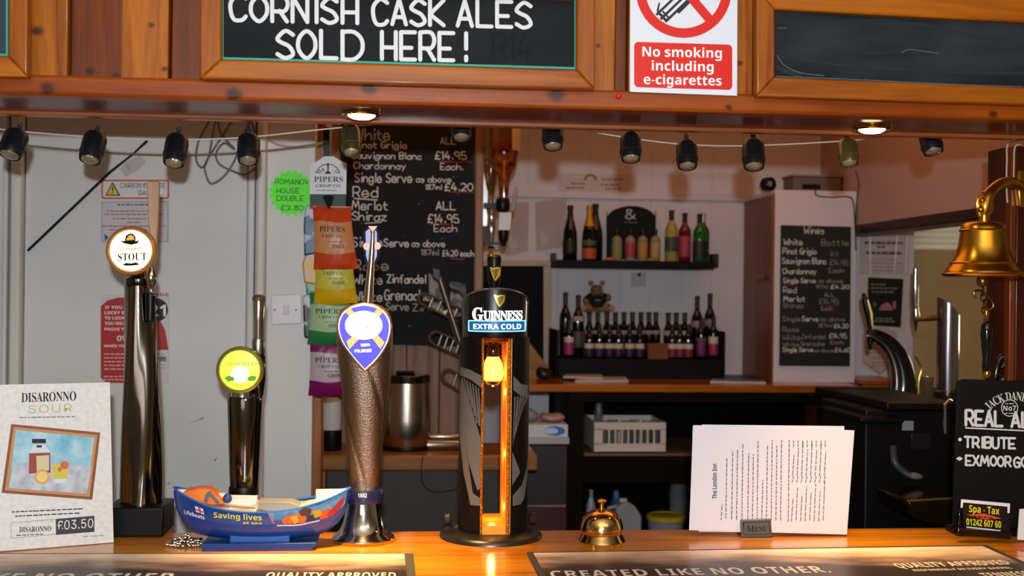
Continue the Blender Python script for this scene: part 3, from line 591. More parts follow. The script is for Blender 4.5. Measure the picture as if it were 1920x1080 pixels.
def medallion(t, cx, cy, r, rim, face, em, dy=-.045):
    x, z = t.L(cx, cy, dy); rr_ = r*t.s*(1+dy/2)
    def face_lathe(p): return X(lathe(p, 40), (x, dy, z), (R(90), 0, 0))
    t.p('badge_rim', rim, face_lathe([(rr_*.80, -.014), (rr_*.98, -.012), (rr_, -.004), (rr_*.97, .004), (rr_*.88, .006), (rr_*.86, .003)]))
    return t.p('badge_face', face, face_lathe([(rr_*.87, .002), (rr_*.8, .0034), (0, .0040)])), x, z, rr_, dy-.0046
_, x, z, r_, yy = medallion(t, 246, 470, 47, M('c58a44', .25, .5, name='copper_rim'), M('fff6dc', .4, em=1.15, emc='fff1cf', name='lit_badge'), 1)
bd = T.__new__(T)
INKB = M('1b1208', .7, spec=.1, name='badge_ink'); TANB = M('caa04a', .6, em=.5, name='lit_tan')
t.p('badge_hat', INKB, t.poly(spline([(227, 451, 0), (236, 457, 0), (246, 459, 0), (257, 457, 0), (262, 451, 0), (254, 453, 0), (246, 454, 0), (236, 453, 0)], 3, True) and [(226, 451), (232, 456), (246, 459), (258, 456), (261, 450), (254, 453), (254, 444), (249, 438), (243, 438), (236, 442), (234, 452)], yy))
t.p('badge_hat_band', TANB, t.poly([(236, 451), (252, 450), (251, 443), (246, 440), (241, 442), (238, 446)], yy-.0004))
t.p('badge_lettering', INKB, t.txt(ser('STOUT'), (221, 489), (54, -2), 15, yy, 0, 1), t.poly([(229, 497), (236, 493), (246, 494), (255, 492), (262, 496), (256, 497), (246, 498), (236, 498)], yy))
t.p('badge_lettering_gold', M('b89c50', .6, em=.45, name='lit_gold'), t.txt(ser('LONDON'), (224, 471), (44, -1), 8, yy, .0, 1))
t.p('paddle_handle', M('b08868', .42, bump=.1, mix='c29a78', ms=12, stretch=(4, 4, .4), name='pale_wood_handle'), X(prism(t.pp([(277, 341), (300, 341), (299, 395), (295, 470), (285, 470), (280, 420)], -.02), -.028, -.018)), bev=.002)
x, z = t.L(290, 470)
t.p('valve_neck', CHROME, t.lathe(289, [(5, 470), (9, 476), (8, 490), (5, 496), (6, 506), (10, 515), (9, 530), (4, 541), (5, 548), (8, 553), (5, 560)], 20, -.02), tube([(t.L(288, 520)[0], -.02, t.L(288, 520)[1]), (t.L(262, 524)[0], .005, t.L(262, 524)[1])], .005))
t.p('spout_nozzle', BLACK, t.lathe(287, [(3, 548), (8, 550), (9, 556), (8, 600), (5, 602), (4, 601)], 18, -.02))
# ------------------------------------------------------------------ cider tap (yellow badge)
c = Wz(455, 998, BZ); t = T('cider_tap', 'chrome beer tap with a glowing yellow round badge behind the charity boat', 'beer tap', c); t.zmin = .0003
t.p('body', M('6a625a', .08, 1, name='dark_mirror_chrome'), t.lathe(456, [(30, 1000), (31, 985), (25, 975), (25, 925), (27, 880), (30, 800), (32, 750), (30, 738), (24, 730), (18, 726), (12, 724)], 40, 0, 1, .8), sharp=80)
t.p('foot_band', BLACK, t.lathe(456, [(26, 935), (27, 930), (27, 915), (26, 912)], 36, 0, 1, .82))
t.p('neck', CHROME, t.lathe(456, [(22, 742), (20, 728), (14, 715), (14, 700)], 24, -.01))
_, x, z, r_, yy = medallion(t, 450, 694, 45, M('8f8a3c', .25, .6, name='olive_rim'), M('e6ec4e', .4, em=1.0, emc='e4ee38', name='lit_yellow_badge'), 1, -.042)
t.p('badge_glow', M('fdffd0', .5, em=1.5, emc='fcffc0', name='lit_pale_badge'), t.disc(450, 702, 17, yy, 24))
t.p('badge_leaves', M('5f9a30', .6, em=.3, name='lit_green'), t.poly([(420, 709), (428, 704), (438, 707), (440, 713), (428, 716)], yy-.0004), t.poly([(462, 709), (472, 704), (481, 706), (479, 713), (468, 715)], yy-.0004))
t.p('badge_lettering', M('9aa83a', .6, em=.4, name='lit_olive'), t.txt(ser('THATCHERS'), (421, 687), (62, -2), 8, yy, 0, 1)); t.p('badge_lettering_red', M('e07a30', .6, em=.5, name='lit_orange'), t.txt('GOLD', (441, 724), (20, 0), 6, yy-.0004, .02))
t.p('handle', CHROME, t.lathe(486, [(8, 660), (9, 655), (9.5, 640), (10, 600), (12, 565), (11, 560)], 24, -.012)); t.p('handle_cap', M('5a3a22', .4, name='brown_cap'), t.lathe(487, [(11, 566), (12, 562), (12, 557), (8, 553), (0, 552)], 24, -.012))
t.p('collar', STEEL, t.lathe(486, [(11, 663), (12, 658), (12, 640), (11, 635), (9, 634)], 24, -.012)); t.p('spout_nozzle', BLACKG, t.lathe(486, [(6, 746), (9, 738), (12, 715), (13, 690), (12, 668), (9, 662)], 20, -.012), tube([(t.L(484, 700)[0], -.012, t.L(484, 700)[1]), (t.L(462, 706)[0], 0, t.L(462, 706)[1])], .007))
# ------------------------------------------------------------------ lager tap (blue teardrop badge)
c = Wz(681, 1012, BZ); t = T('lager_tap', 'tall vase-shaped pewter beer tap with a glowing blue teardrop badge', 'beer tap', c); t.zmin = .0003
t.p('bell_base', M('cfcac2', .1, 1, name='mirror_chrome'), t.lathe(681, [(58, 1024), (62, 1020), (62, 1012), (57, 1004), (46, 996), (38, 980), (32, 950), (29, 925), (28, 915)], 48), t.lathe(681, [(60, 1024), (62, 1022)], 48), sharp=60)
t.p('navy_band', M('16204a', .35, coat=.2, name='navy_band'), t.lathe(682, [(28, 941), (36, 940), (37, 937), (37, 918), (36, 916), (28, 915)], 44))
t.p('band_lettering', WHITE, t.txt('1842', (671, 933), (17, 0), 8, -.0375, .01))
sec = []
prof = [(917, 28, 684), (880, 31, 685), (840, 34, 684), (800, 38, 685), (760, 42, 685), (720, 46, 685), (690, 49, 685), (660, 51.5, 685), (630, 52.5, 685), (605, 52, 685), (588, 48, 685), (576, 38, 685), (569, 24, 685), (567, 8, 685)]
for py, hw, cx in prof:
    x, z = t.L(cx, py); sec.append((z, x, 0, hw*t.s, hw*t.s*.72, 0))
ip = []
for k in range(60):
    u = k/59; zz = sec[0][0]+(sec[-1][0]-sec[0][0])*u
    for a, b in zip(sec, sec[1:]):
        if a[0] <= zz <= b[0]+1e-9:
            w = (zz-a[0])/(b[0]-a[0]); ip.append((zz, a[1]+(b[1]-a[1])*w, 0, a[3]+(b[3]-a[3])*w, a[4]+(b[4]-a[4])*w, -u*3.0+.6)); break
PEWTER = M('86705f', .34, 1, bump=.5, bs=420, name='hammered_pewter')
def flute(secs, n=72):
    vs, fs = [], []
    for z, cx, cy, rx, ry, rot in secs:
        for i in range(n):
            a = 2*PI*i/n; ph = (a-rot)*3/(2*PI) % 1; d = min(ph, 1-ph); q = 1 - .07*math.exp(-(d/.05)**2) + .02*math.cos(2*PI*ph*1.0+PI)
            vs.append((cx+rx*q*math.cos(a), cy+ry*q*math.sin(a), z))
    for j in range(len(secs)-1):
        for i in range(n): fs.append((j*n+i, j*n+(i+1) % n, (j+1)*n+(i+1) % n, (j+1)*n+i))
    fs.append(tuple(range(n))[::-1]); fs.append(tuple((len(secs)-1)*n+i for i in range(n))); return vs, fs
t.p('fluted_body', PEWTER, flute(ip), sharp=80)
tear = spline([(683, 567, 0), (710, 573, 0), (729, 590, 0), (735, 615, 0), (728, 645, 0), (709, 675, 0), (684, 699, 0)], 5)[:-1]+spline([(684, 699, 0), (660, 672, 0), (639, 642, 0), (631, 612, 0), (638, 588, 0), (656, 573, 0), (683, 567, 0)], 5)[:-1]
tear = [(a, b) for a, b, c_ in tear]
def ins(pts, f, c=(683, 622)): return [(c[0]+(a-c[0])*f, c[1]+(b-c[1])*f) for a, b in pts]
t.p('badge_rim', M('d8b898', .2, .9, name='bright_rim'), t.prism(tear, -.046, -.028), bev=.003)
t.p('badge_face', M('1c14b0', .4, em=.75, emc='2c24f0', name='lit_blue_badge'), t.poly(ins(tear, .9), -.0466))
t.p('badge_glow', M('eef0ff', .5, em=2.6, emc='e8ecff', name='lit_white_badge'), t.disc(682, 610, 35, -.0474, 32, 27))
t.p('badge_ribbon', M('e0905a', .5, em=.6, emc='f09a60', name='lit_orange_ribbon'), *[t.poly(q, -.0470) for q in ([(646, 582), (656, 577), (676, 600), (665, 605)], [(709, 577), (720, 582), (702, 605), (690, 600)], [(650, 640), (668, 625), (676, 632), (655, 655)], [(695, 630), (705, 625), (721, 642), (713, 654)])])
t.p('badge_lettering', M('8a92e0', .5, em=.8, name='lit_pale_blue'), t.txt('1842', (666, 616), (34, -2), 8, -.0480, -.012)); t.p('badge_lettering_small', M('e8f0ff', .5, em=2, name='lit_white'), t.txt('PILSNER', (665, 661), (32, -1), 6, -.0472, .02), t.poly([(676, 645), (692, 644), (694, 648), (678, 650)], -.0472))
hx = t.L(690, 565)[0]
t.p('handle', M('3a3450', .3, .4, name='navy_handle'), t.prism([(681, 432), (690, 425), (704, 425), (711, 434), (711, 480), (704, 500), (700, 510), (690, 510), (682, 480)], -.012, .008), bev=.004)
t.p('handle_stem', M('c4b09a', .2, 1, name='warm_chrome'), t.tube([(690, 572, -.01), (693, 530, -.014), (697, 480, -.018), (699, 440, -.018), (699, 428, -.018)], [9.5, 8, 5.5, 3.5, 5], 14))
t.p('handle_emblem', M('f0c0a0', .4, em=.05, emc='ff9a70', name='emblem'), t.disc(687, 462, 6, -.0125, 20, 7), t.disc(708, 461, 6, -.0125, 20, 7), t.poly([(690, 424), (708, 424), (701, 432), (699, 436), (696, 431)], -.0245))
# ------------------------------------------------------------------ stout column dispenser, right of centre
c = Wz(921, 1005, BZ); t = T('column_dispenser', 'black cylindrical stout tap with harp pattern and an orange-lit slot', 'beer tap', c); s_ = t.s; t.zmin = .0003
t.p('base_plate', M('4f4a40', .3, .85, name='bronzed_plate'), t.lathe(920, [(92, 1010), (96, 1006), (95, 999), (88, 994), (70, 991), (68, 990)], 56), bev=0, sharp=60)
t.p('base_lettering', M('8a5a30', .4, .5, name='bronze_print'), X(([(a*.03-.015-.001, b*.012, 0) for a, b in fmesh(ser('STOUT'))[0]], fmesh(ser('STOUT'))[1]), (t.L(920, 1000)[0], -.081, .0125), (R(12), 0, 0)))
RC = 65*s_; z0 = t.L(925, 992)[1]; z1 = t.L(925, 632)[1]; cxl = t.L(926, 800)[0]
a0 = math.asin(28/65)  # slot half angle
def shell(aA, aB, r0, r1, zA, zB, n=24):
    vs, fs = [], []
    for i in range(n+1):
        a = aA+(aB-aA)*i/n; c_, s2 = math.cos(a), math.sin(a)
        vs += [(cxl+r1*c_, r1*s2, zA), (cxl+r1*c_, r1*s2, zB), (cxl+r0*c_, r0*s2, zB), (cxl+r0*c_, r0*s2, zA)]
    for i in range(n):
        for q in range(4): fs.append((i*4+q, i*4+(q+1) % 4, (i+1)*4+(q+1) % 4, (i+1)*4+q))
    return vs, fs+[(0, 1, 2, 3), (n*4+3, n*4+2, n*4+1, n*4)]
SLEEVE = M('080706', .5, spec=.25, name='black_sleeve')
t.p('left_shell', SLEEVE, shell(PI/2+a0, 3*PI/2-a0, RC-.004, RC, z0, z1)); t.p('right_shell', SLEEVE, shell(-PI/2+a0, PI/2-a0, RC-.004, RC, z0, z1))
AMB = M('f0941a', .35, em=.08, emc='ff980c', name='amber_plastic_added_glow')  # weak glow added to the plastic, standing for lamp light falling on it
hw = 26*s_; yf = math.cos(a0)*RC
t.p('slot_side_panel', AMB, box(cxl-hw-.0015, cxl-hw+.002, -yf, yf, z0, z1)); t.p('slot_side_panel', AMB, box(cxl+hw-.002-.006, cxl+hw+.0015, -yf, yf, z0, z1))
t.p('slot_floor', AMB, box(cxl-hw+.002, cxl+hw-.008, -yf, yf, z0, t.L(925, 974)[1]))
t.p('slot_edging', M('b87416', .25, .8, bump=1.2, bs=300, name='gold_edging'), tube([(cxl-hw, -yf-.001, z0), (cxl-hw, -yf-.001, z1)], .0022, 8), tube([(cxl+hw-.003, -yf-.001, z0), (cxl+hw-.003, -yf-.001, z1)], .0035, 8))
lx = t.L(924, 690)[0]
def lz(r, y): return (r*s_, t.L(924, y)[1])
t.p('amber_lamp', M('ffb030', .3, em=6, emc='ffae38', name='amber_lamp_glass'), lathe([lz(3, 716), lz(17, 712), lz(20, 700), lz(18, 685), lz(13, 672), lz(9, 666)], 24, (lx, -.005, 0)))
t.each('lamp_cap', BLACKG, [lathe([lz(14, 668), lz(11, 662), lz(12, 652), lz(9, 650), lz(11, 642), lz(8, 634)], 20, (lx, -.005, 0)), lathe([lz(5, 724), lz(12, 720), lz(15, 714), lz(10, 712)], 20, (lx, -.005, 0))])
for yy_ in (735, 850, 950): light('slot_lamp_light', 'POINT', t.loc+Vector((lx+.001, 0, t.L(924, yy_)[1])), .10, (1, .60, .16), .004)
zt0 = t.L(926, 640)[1]; zt1 = t.L(926, 569)[1]
RH = 62.5*s_; prof = [(RH*.98, zt0-.004), (RH*1.0, zt0), (RH*.985, zt0+.02), (RH*1.0, zt1-.004), (RH*1.01, zt1+.004), (RH*.97, zt1+.007), (RH*.6, zt1+.012), (RH*.3, zt1+.013)]
def crest(g):
    c0_ = t.L(928, 590)[0]; out = []
    for x, y, z in g[0]:
        f = max(0, -y/RH); u = (z-zt0)/(zt1-zt0); out.append((x, y, z+s_*f*(11+(12 if u > .5 else 0))-s_*4*(u > .5)*(1-f)))
    return out, g[1]
t.p('head_drum', M('06070a', .25, coat=.3, name='gloss_black_head'), crest(lathe(prof, 56, (t.L(928, 590)[0], 0, 0))), sharp=50)
t.p('head_rim', M('8a9494', .2, .8, name='rim_metal'), crest(lathe([(RH*1.01, zt1+.0035), (RH*1.022, zt1+.005), (RH*1.01, zt1+.0065)], 56, (t.L(928, 590)[0], 0, 0))))
t.p('copper_ring', M('9a4a12', .25, .9, name='copper_ring'), crest(lathe([(RH*.99, zt0-.008), (RH*1.02, zt0-.006), (RH*1.02, zt0-.003), (RH*.99, zt0-.001)], 56, (t.L(928, 590)[0], 0, 0))))
hxl = t.L(928, 590)[0]
def wrapH(off, Rr, cx_):
    def f(x, y, z):
        a = max(-1.3, min(1.3, (x-cx_)/Rr)); a = math.asin(max(-.99, min(.99, (x-cx_)/Rr))); return (cx_+(Rr+off)*math.sin(a), -(Rr+off)*math.cos(a), z)
    return f
LW = M('ffffff', .4, em=1.5, emc='fff8ee', name='lit_white_letters')
wr = lambda off: wrapH(off, RH, hxl)
def sc_first(O, U, H, ch, bold): return t.txt(ch, O, U, H, -.001, bold)
t.p('head_lettering', LW, slice_wrap(t.txt(ser('UINNESS'), (903, 598), (72, 0), 18, 0, .012, .9), lambda x, y, z: wr(.0012)(x, y, z), .003), slice_wrap(t.txt(ser('G'), (884, 599), (19, 0), 25, 0, .012), lambda x, y, z: wr(.0012)(x, y, z), .003))
t.p('cold_panel', M('1a5a8a', .4, em=.35, emc='1a6aa8', name='lit_blue_panel'), slice_wrap(t.poly(rr(878, 600, 980, 619, 2)), lambda x, y, z: wr(.0008)(x, y, z), .004))
t.p('cold_panel_border', M('8ad0ff', .4, em=1.4, emc='80ccff', name='lit_blue_border'), slice_wrap(J(t.poly([(878, 599), (980, 599), (980, 601), (878, 601)]), t.poly([(878, 618), (980, 618), (980, 620), (878, 620)]), t.poly([(877, 600), (879, 600), (879, 619), (877, 619)]), t.poly([(979, 600), (981, 600), (981, 619), (979, 619)])), lambda x, y, z: wr(.0013)(x, y, z), .004))
t.p('cold_lettering', M('e8f6ff', .4, em=1.8, emc='e0f4ff', name='lit_pale_letters'), slice_wrap(t.txt('EXTRA COLD', (886, 615), (86, 0), 10, 0, .05, 1), lambda x, y, z: wr(.0015)(x, y, z), .003))
def harp(t, cx, cy, w, h, f):
    q = lambda a, b: (cx+a*w, cy+b*h)
    G = [t.poly([q(-.5, -.5), q(-.2, -.42), q(.15, -.5), q(.5, -.45), q(.5, -.3), q(.15, -.36), q(-.2, -.28), q(-.5, -.36)]), t.poly([q(.34, -.4), q(.5, -.35), q(.42, .1), q(.05, .5), q(-.1, .42), q(.22, .05)]), t.poly([q(-.5, -.4), q(-.36, -.36), q(.0, .46), q(-.08, .5), q(-.3, .1)])]
    G += [t.poly([q(a, -.34), q(a+.05, -.34), q(a+.05, e), q(a, e)]) for a, e in ((-.24, .0), (-.10, .2), (.04, .25), (.17, .1))]
    return slice_wrap(J(*G), f, .003)
t.p('head_harp', GOLD, harp(t, 932, 563, 20, 22, lambda x, y, z: wr(.0014)(x, y, z)))
t.p('tap_handle', BLACK, t.lathe(925, [(10, 566), (9, 535), (12, 528), (13, 500), (13.5, 485), (12, 480), (5, 478)], 28, -.01)); t.p('handle_cap_ring', BRASS, t.lathe(925, [(12.5, 482), (13.2, 480), (12.5, 478)], 28, -.01))
xh = t.L(925, 510)[0]; t.p('handle_harp', BRASSP, harp(t, 927, 514, 20, 26, lambda x, y, z: (x, -.0245, z)))
GS = M('625f5b', .6, name='grey_sleeve_print'); wc = wrapH(.0006, RC, cxl)
left = [[(861, 686), (880, 690), (899, 700), (899, 722), (880, 708), (861, 702)], [(859, 740), (866, 705), (898, 815), (898, 905), (892, 910), (877, 860)], [(859, 745), (868, 800), (884, 915), (898, 925), (898, 937), (880, 938), (868, 880), (860, 800)]]
for k in range(6): left.append([(868+5*k, 706+3*k), (870.5+5*k, 707+3*k), (881+4*k, 745+14*k-10*(k > 3)), (878+4*k, 745+14*k-10*(k > 3))] if k < 5 else [(893, 722), (895, 723), (898, 760), (897, 800)])
right = [[(957, 700), (972, 716), (987, 720), (987, 742), (972, 738), (957, 726)], [(955, 838), (971, 878), (955, 900)], [(987, 850), (987, 886), (979, 928), (972, 937), (956, 938), (956, 919), (974, 902), (984, 872)]]
for k in range(6): u = 959+5.5*k; right.append([(u, 738), (u+3, 739), (956.5+3.2*k, 832-13*k), (956+2.2*k, 822-14*k)])
for nm, L_ in (('sleeve_print', left), ('sleeve_print', right)):
    t.p(nm, GS, slice_wrap(J(*[t.poly(q) for q in L_]), wc, .0025))
for sx in (-1, 1): t.p('fixing_knob', M('3a342a', .4, .6, name='dark_bronze'), X(lathe([(.011, 0), (.013, .004), (.011, .012), (.004, .014)], 20), (t.L(920+sx*73, 978)[0], .01, t.L(920, 975)[1]), (0, R(90*sx), 0)), tube([(t.L(920+sx*73, 978)[0], .01, .008), (t.L(920+sx*60, 978)[0], .01, .016)], .006))
# ------------------------------------------------------------------ charity lifeboat collecting box
c = Wz(490, 1034, BZ); t = T('charity_boat', 'blue model lifeboat collecting box lettered Saving lives at sea', 'collection box', c + Vector((0, .045, 0)))
NAVY = M('123a86', .3, coat=.3, mix='1a4a9c', ms=4, name='blue_hull_plastic'); ux0 = t.L(321, 925, -.04)[0]; ux1 = t.L(656, 925, -.04)[0]; cx_ = (ux0+ux1)/2; hl = (ux1-ux0)/2
top_px = [(321, 917), (340, 925), (365, 935), (404, 947), (456, 954), (508, 954), (560, 948), (612, 935), (656, 918)]
bot_px = [(321, 930), (324, 948), (331, 966), (343, 985), (358, 1000), (385, 1008), (430, 1012), (490, 1013), (560, 1011), (600, 1005), (625, 992), (640, 976), (651, 953), (656, 930)]
def ipx(tab, x):
    x = max(tab[0][0], min(tab[-1][0], x))
    for a, b in zip(tab, tab[1:]):
        if a[0] <= x <= b[0]: return a[1]+(b[1]-a[1])*(x-a[0])/(b[0]-a[0])
top_s = [(a, b) for a, b, c_ in spline([(a, b, 0) for a, b in top_px], 6)]; bot_s = [(a, b) for a, b, c_ in spline([(a, b, 0) for a, b in bot_px], 6)]
NS, NP = 40, 10; BW = .048
def stn(i):
    u = -1+2*i/NS; u = math.copysign(abs(u)**.7, u) if u else 0; p = 488.5+167.5*u; b = BW*max(1-abs(u)**2.6, 0)**.7+.0008
    return p, b
def hull(off=0):
    vs, fs = [], []
    for i in range(NS+1):
        p, b = stn(i); x, zt = t.L(p, ipx(top_s, p), -b*.0-.02); zk = t.L(p, ipx(bot_s, p), -.02)[1]
        zk = min(zk, zt-.0005)
        for j in range(-NP, NP+1):
            a = j/NP*PI/2; vs.append((x, (b+off)*math.copysign(abs(math.sin(a))**.75, a), zk+(zt-zk)*(1-abs(math.cos(a))**1.0)))
    w = 2*NP+1
    for i in range(NS):
        for j in range(w-1): fs.append((i*w+j, (i+1)*w+j, (i+1)*w+j+1, i*w+j+1))
    return vs, fs
t.p('hull', NAVY, hull(), sharp=70)
def deck(k0, k1, drop, wf=.92):
    vs, fs = [], []
    for i in range(k0, k1+1):
        p, b = stn(i); x, zt = t.L(p, ipx(top_s, p), -.02); vs += [(x, -b*wf, zt-drop), (x, b*wf, zt-drop)]
    for i in range(k1-k0): fs.append((2*i, 2*i+1, 2*i+3, 2*i+2))
    return vs, fs
t.p('deck', M('d8d2cc', .5, mix='e8a070', ms=24, mk=(.5, .58), name='printed_deck'), deck(0, NS, .004))
g = []
for sd in (-1, 1):
    q = []
    for i in range(NS+1): p, b = stn(i); x, zt = t.L(p, ipx(top_s, p), -.02); q.append((x, sd*b, zt))
    g.append(tube(q, .0016, 6))
t.p('gunwale', M('2f6ab8', .3, name='blue_gunwale'), *g)
OR = M('e8641c', .4, mix='f08a30', ms=20, name='orange_canopy')
def shape(n, mat, pts, d0, d1, bev=.001): t.p(n, mat, t.prism(pts, d0, d1), bev=bev)
shape('orange_foredeck', OR, [(340, 930), (345, 921), (372, 917), (392, 919), (408, 931), (420, 945), (398, 948), (365, 940)], -.018, .02, .002)
shape('cockpit_screen', M('5a6a7a', .3, name='grey_screen'), [(382, 940), (386, 926), (392, 921), (404, 934), (412, 944), (407, 946), (392, 929), (387, 942)], -.024, .0)
shape('rear_bulwark', M('e4dfd8', .4, mix='ef9a68', ms=30, mk=(.52, .6), name='printed_bulwark'), [(392, 921), (430, 929), (482, 930), (483, 938), (530, 940), (600, 941), (600, 951), (545, 958), (430, 956), (405, 945)], .022, .030)
shape('cabin_white', M('ece6de', .4, name='white_cabin'), [(400, 925), (421, 926), (424, 935), (441, 938), (482, 930), (482, 944), (470, 950), (420, 945)], .002, .014)
t.p('helm_seat', M('23407a', .4, name='blue_seat'), sph((t.L(427, 930)[0], -.004, t.L(427, 934)[1]), (.008, .008, .008)))
shape('stern_panel', M('dfdcd8', .4, name='white_stern_panel'), [(592, 918), (650, 917), (654, 921), (640, 932), (600, 946), (592, 945)], .004, .010)
shape('bow_panel', WHITE, [(322, 918), (350, 918), (352, 923), (336, 927)], -.002, .006)
shape('engine_console', M('8a8a8c', .4, name='grey_console'), [(484, 941), (545, 942), (560, 947), (560, 957), (500, 958), (484, 955)], -.02, .018)
def hullwrap(off):
    def f(x, y, z):
        # find station by x
        lo, hi = 0, NS; xs = hullwrap.xs; 
        i = 0
        while i < NS-1 and xs[i+1] < x: i += 1
        w = (x-xs[i])/(xs[i+1]-xs[i]); pa, ba = stn(i); pb, bb = stn(i+1); b = ba+(bb-ba)*w; p = pa+(pb-pa)*w
        zt = t.L(p, ipx(top_s, p), -.02)[1]; zk = t.L(p, ipx(bot_s, p), -.02)[1]; q = max(0, min(1, (z-zk)/(zt-zk))); a = math.acos(1-q)
        return (x, -(b*math.sin(a)**.75+off), z)
    return f
hullwrap.xs = [t.L(stn(i)[0], 940, -.02)[0] for i in range(NS+1)]
class HT: pass
def onhull(g, off): return slice_wrap(slice_wrap(g, lambda x, y, z: (x, y, z), .006, 2), hullwrap(off), .006)
_L = t.L
t.L = lambda a, b, dy=0: _L(a, b, -.04)
YEL = M('e8d820', .5, name='yellow_print')
t.p('lettering_yellow', YEL, onhull(t.txt('Saving lives', (401, 970), (91, 4), 11, 0, .03), .0012), onhull(t.txt('at sea', (456, 983), (36, 1), 8, 0, .03), .0012))
t.p('lettering_white', WHITE, onhull(t.txt('Lifeboats', (341, 967), (42, 8), 8, 0, .01), .0012))
t.p('flag_emblem', M('e0dcea', .5, name='flag_white'), onhull(t.poly([(364, 950), (380, 954), (383, 965), (366, 961)]), .0012)); t.p('flag_cross', M('c83040', .5, name='flag_red'), onhull(J(t.poly([(371, 952), (375, 953), (377, 963), (373, 962)]), t.poly([(365, 955), (381, 959), (382, 962), (366, 958)])), .0018))
t.p('picture_panel', M('3a7ab4', .4, mix='7ab0d0', ms=30, name='print_sea'), onhull(t.poly([(503, 957), (545, 956), (598, 946), (640, 930), (650, 924), (645, 950), (628, 972), (600, 980), (517, 987)]), .0008))
t.p('picture_edge', M('c86a7a', .4, name='print_pink_line'), onhull(t.poly([(501, 956), (504, 956), (519, 987), (516, 987)]), .0012))
cols = [('d86a2c', [(528, 975), (540, 965), (560, 962), (575, 970), (570, 983), (535, 985)]), ('e0a020', [(585, 958), (600, 956), (603, 968), (590, 972)]), ('4a3020', [(560, 958), (572, 950), (585, 955), (580, 968), (565, 966)]), ('d8602c', [(598, 962), (615, 955), (624, 962), (612, 974), (600, 976)]), ('a83038', [(610, 968), (638, 940), (646, 938), (642, 950), (622, 972)]), ('e8b030', [(545, 968), (558, 964), (560, 978), (552, 982)]), ('2a2830', [(574, 968), (588, 965), (590, 976), (578, 978)]), ('d0d8e0', [(520, 983), (560, 983), (600, 976), (598, 979), (560, 986), (519, 986)])]
for k, (cc, q) in enumerate(cols): t.p('picture_figure', M(cc, .5, name='print_figure'), onhull(t.poly(q), .0014+.0004*(k % 3)))
t.L = _L
zb_ = 0
t.p('cradle', M('1c5cb0', .35, name='blue_cradle'), box(t.L(427, 1010, -.05)[0], t.L(541, 1010, -.05)[0], -.030, .03, .008, t.L(490, 997, -.045)[1]), bev=.002)
t.p('plinth', M('14397e', .35, name='dark_blue_plinth'), prism([(t.L(375, 1020, -.06)[0], 0), (t.L(592, 1020, -.06)[0]-.01, 0), (t.L(592, 1020, -.06)[0], .010), (t.L(592, 1020, -.06)[0], .013), (t.L(375, 1020, -.06)[0], .013)], -.043, .04), bev=.001)
# silver bead chain heap
c = Wz(347, 1022, BZ); o_ = []; rg = random.Random(3)
for k in range(150):
    a = rg.uniform(0, 2*PI); r_ = rg.uniform(0, 1)**.6; h = (1-r_)*.016*rg.random(); o_.append(sph((.034*r_*math.cos(a), .022*r_*math.sin(a), .0028+h), .0028, 7, 5))
path = [(.032*math.cos(k*1.7)*(.4+.6*rg.random()), .02*math.sin(k*2.3)*(.4+.6*rg.random()), .003+.007*rg.random()) for k in range(26)]
o = obj('bead_chain', J(*o_, tube(spline(path, 4), .0016, 5)), M('c8c0b0', .18, 1, name='silver_beads')); o.location = c; tagit(o, 'heap of silver bead chain on the bar left of the blue boat', 'chain', kind='stuff')
# ------------------------------------------------------------------ reception bell
c = Wz(1128, 1013, BZ); t = T('call_bell', 'polished brass call bell on the bar, right of the black tap', 'bell', c); t.zmin = .0003
GB = M('e8bc78', .14, 1, name='mirror_brass'); t.p('base', M('c9a468', .12, 1, name='brass_base'), t.lathe(1128, [(42, 1019), (44, 1015), (42, 1008), (38, 1002), (36, 996)], 44), sharp=60)
t.p('base_gap', BLACKM, t.lathe(1128, [(35, 1000), (35, 994)], 40)); t.p('dome', GB, t.lathe(1128, [(40, 998), (41, 994), (40, 985), (36, 972), (28, 962), (16, 956), (6, 954)], 44), sharp=70)
t.p('plunger', BRASSP, t.lathe(1128, [(6, 957), (5, 952), (4, 945), (7, 942), (10, 940), (10, 938), (7, 936), (0, 935.5)], 24))
# ------------------------------------------------------------------ menu holder and sheets
A = Wz(1292, 1003, BZ); c = Wz(1418, 1006, BZ)
t = T('menu_holder', 'pewter-coloured place holder with MENU plate gripping white sheets', 'menu holder', c); t.zmin = .0003
t.p('plate', M('6a6c6a', .42, .5, name='pewter_plate'), t.prism([(1388, 975), (1446, 973), (1448, 1008), (1390, 1010)], -.010, -.006), bev=.0015)
t.p('plate_border', M('3a3c3a', .5, name='dark_pewter'), *[t.poly(q, -.0102) for q in ([(1393, 979), (1442, 977), (1442, 979), (1393, 981)], [(1394, 1002), (1444, 1001), (1444, 1003), (1394, 1004)], [(1393, 979), (1395, 979), (1396, 1003), (1394, 1003)], [(1441, 977), (1443, 977), (1445, 1002), (1443, 1002)])])
t.p('plate_lettering', M('1a1c1a', .5, name='dark_letters'), t.txt(ser('M'), (1400, 998), (14, 0), 14, -.0106, 0), t.txt(ser('ENU'), (1415, 997), (24, -1), 10.5, -.0106, 0))
t.p('rear_plate', M('4a4c4a', .42, .5, name='pewter_rear'), t.prism([(1388, 975), (1446, 973), (1448, 1005), (1390, 1007)], .006, .009), bev=.001); t.p('foot', M('4a4c4a', .4, .5, name='pewter_rear'), box(-.028, .028, -.01, .03, 0, .003), bev=.001)
SH = M('e6e2ea', .6, name='white_paper')
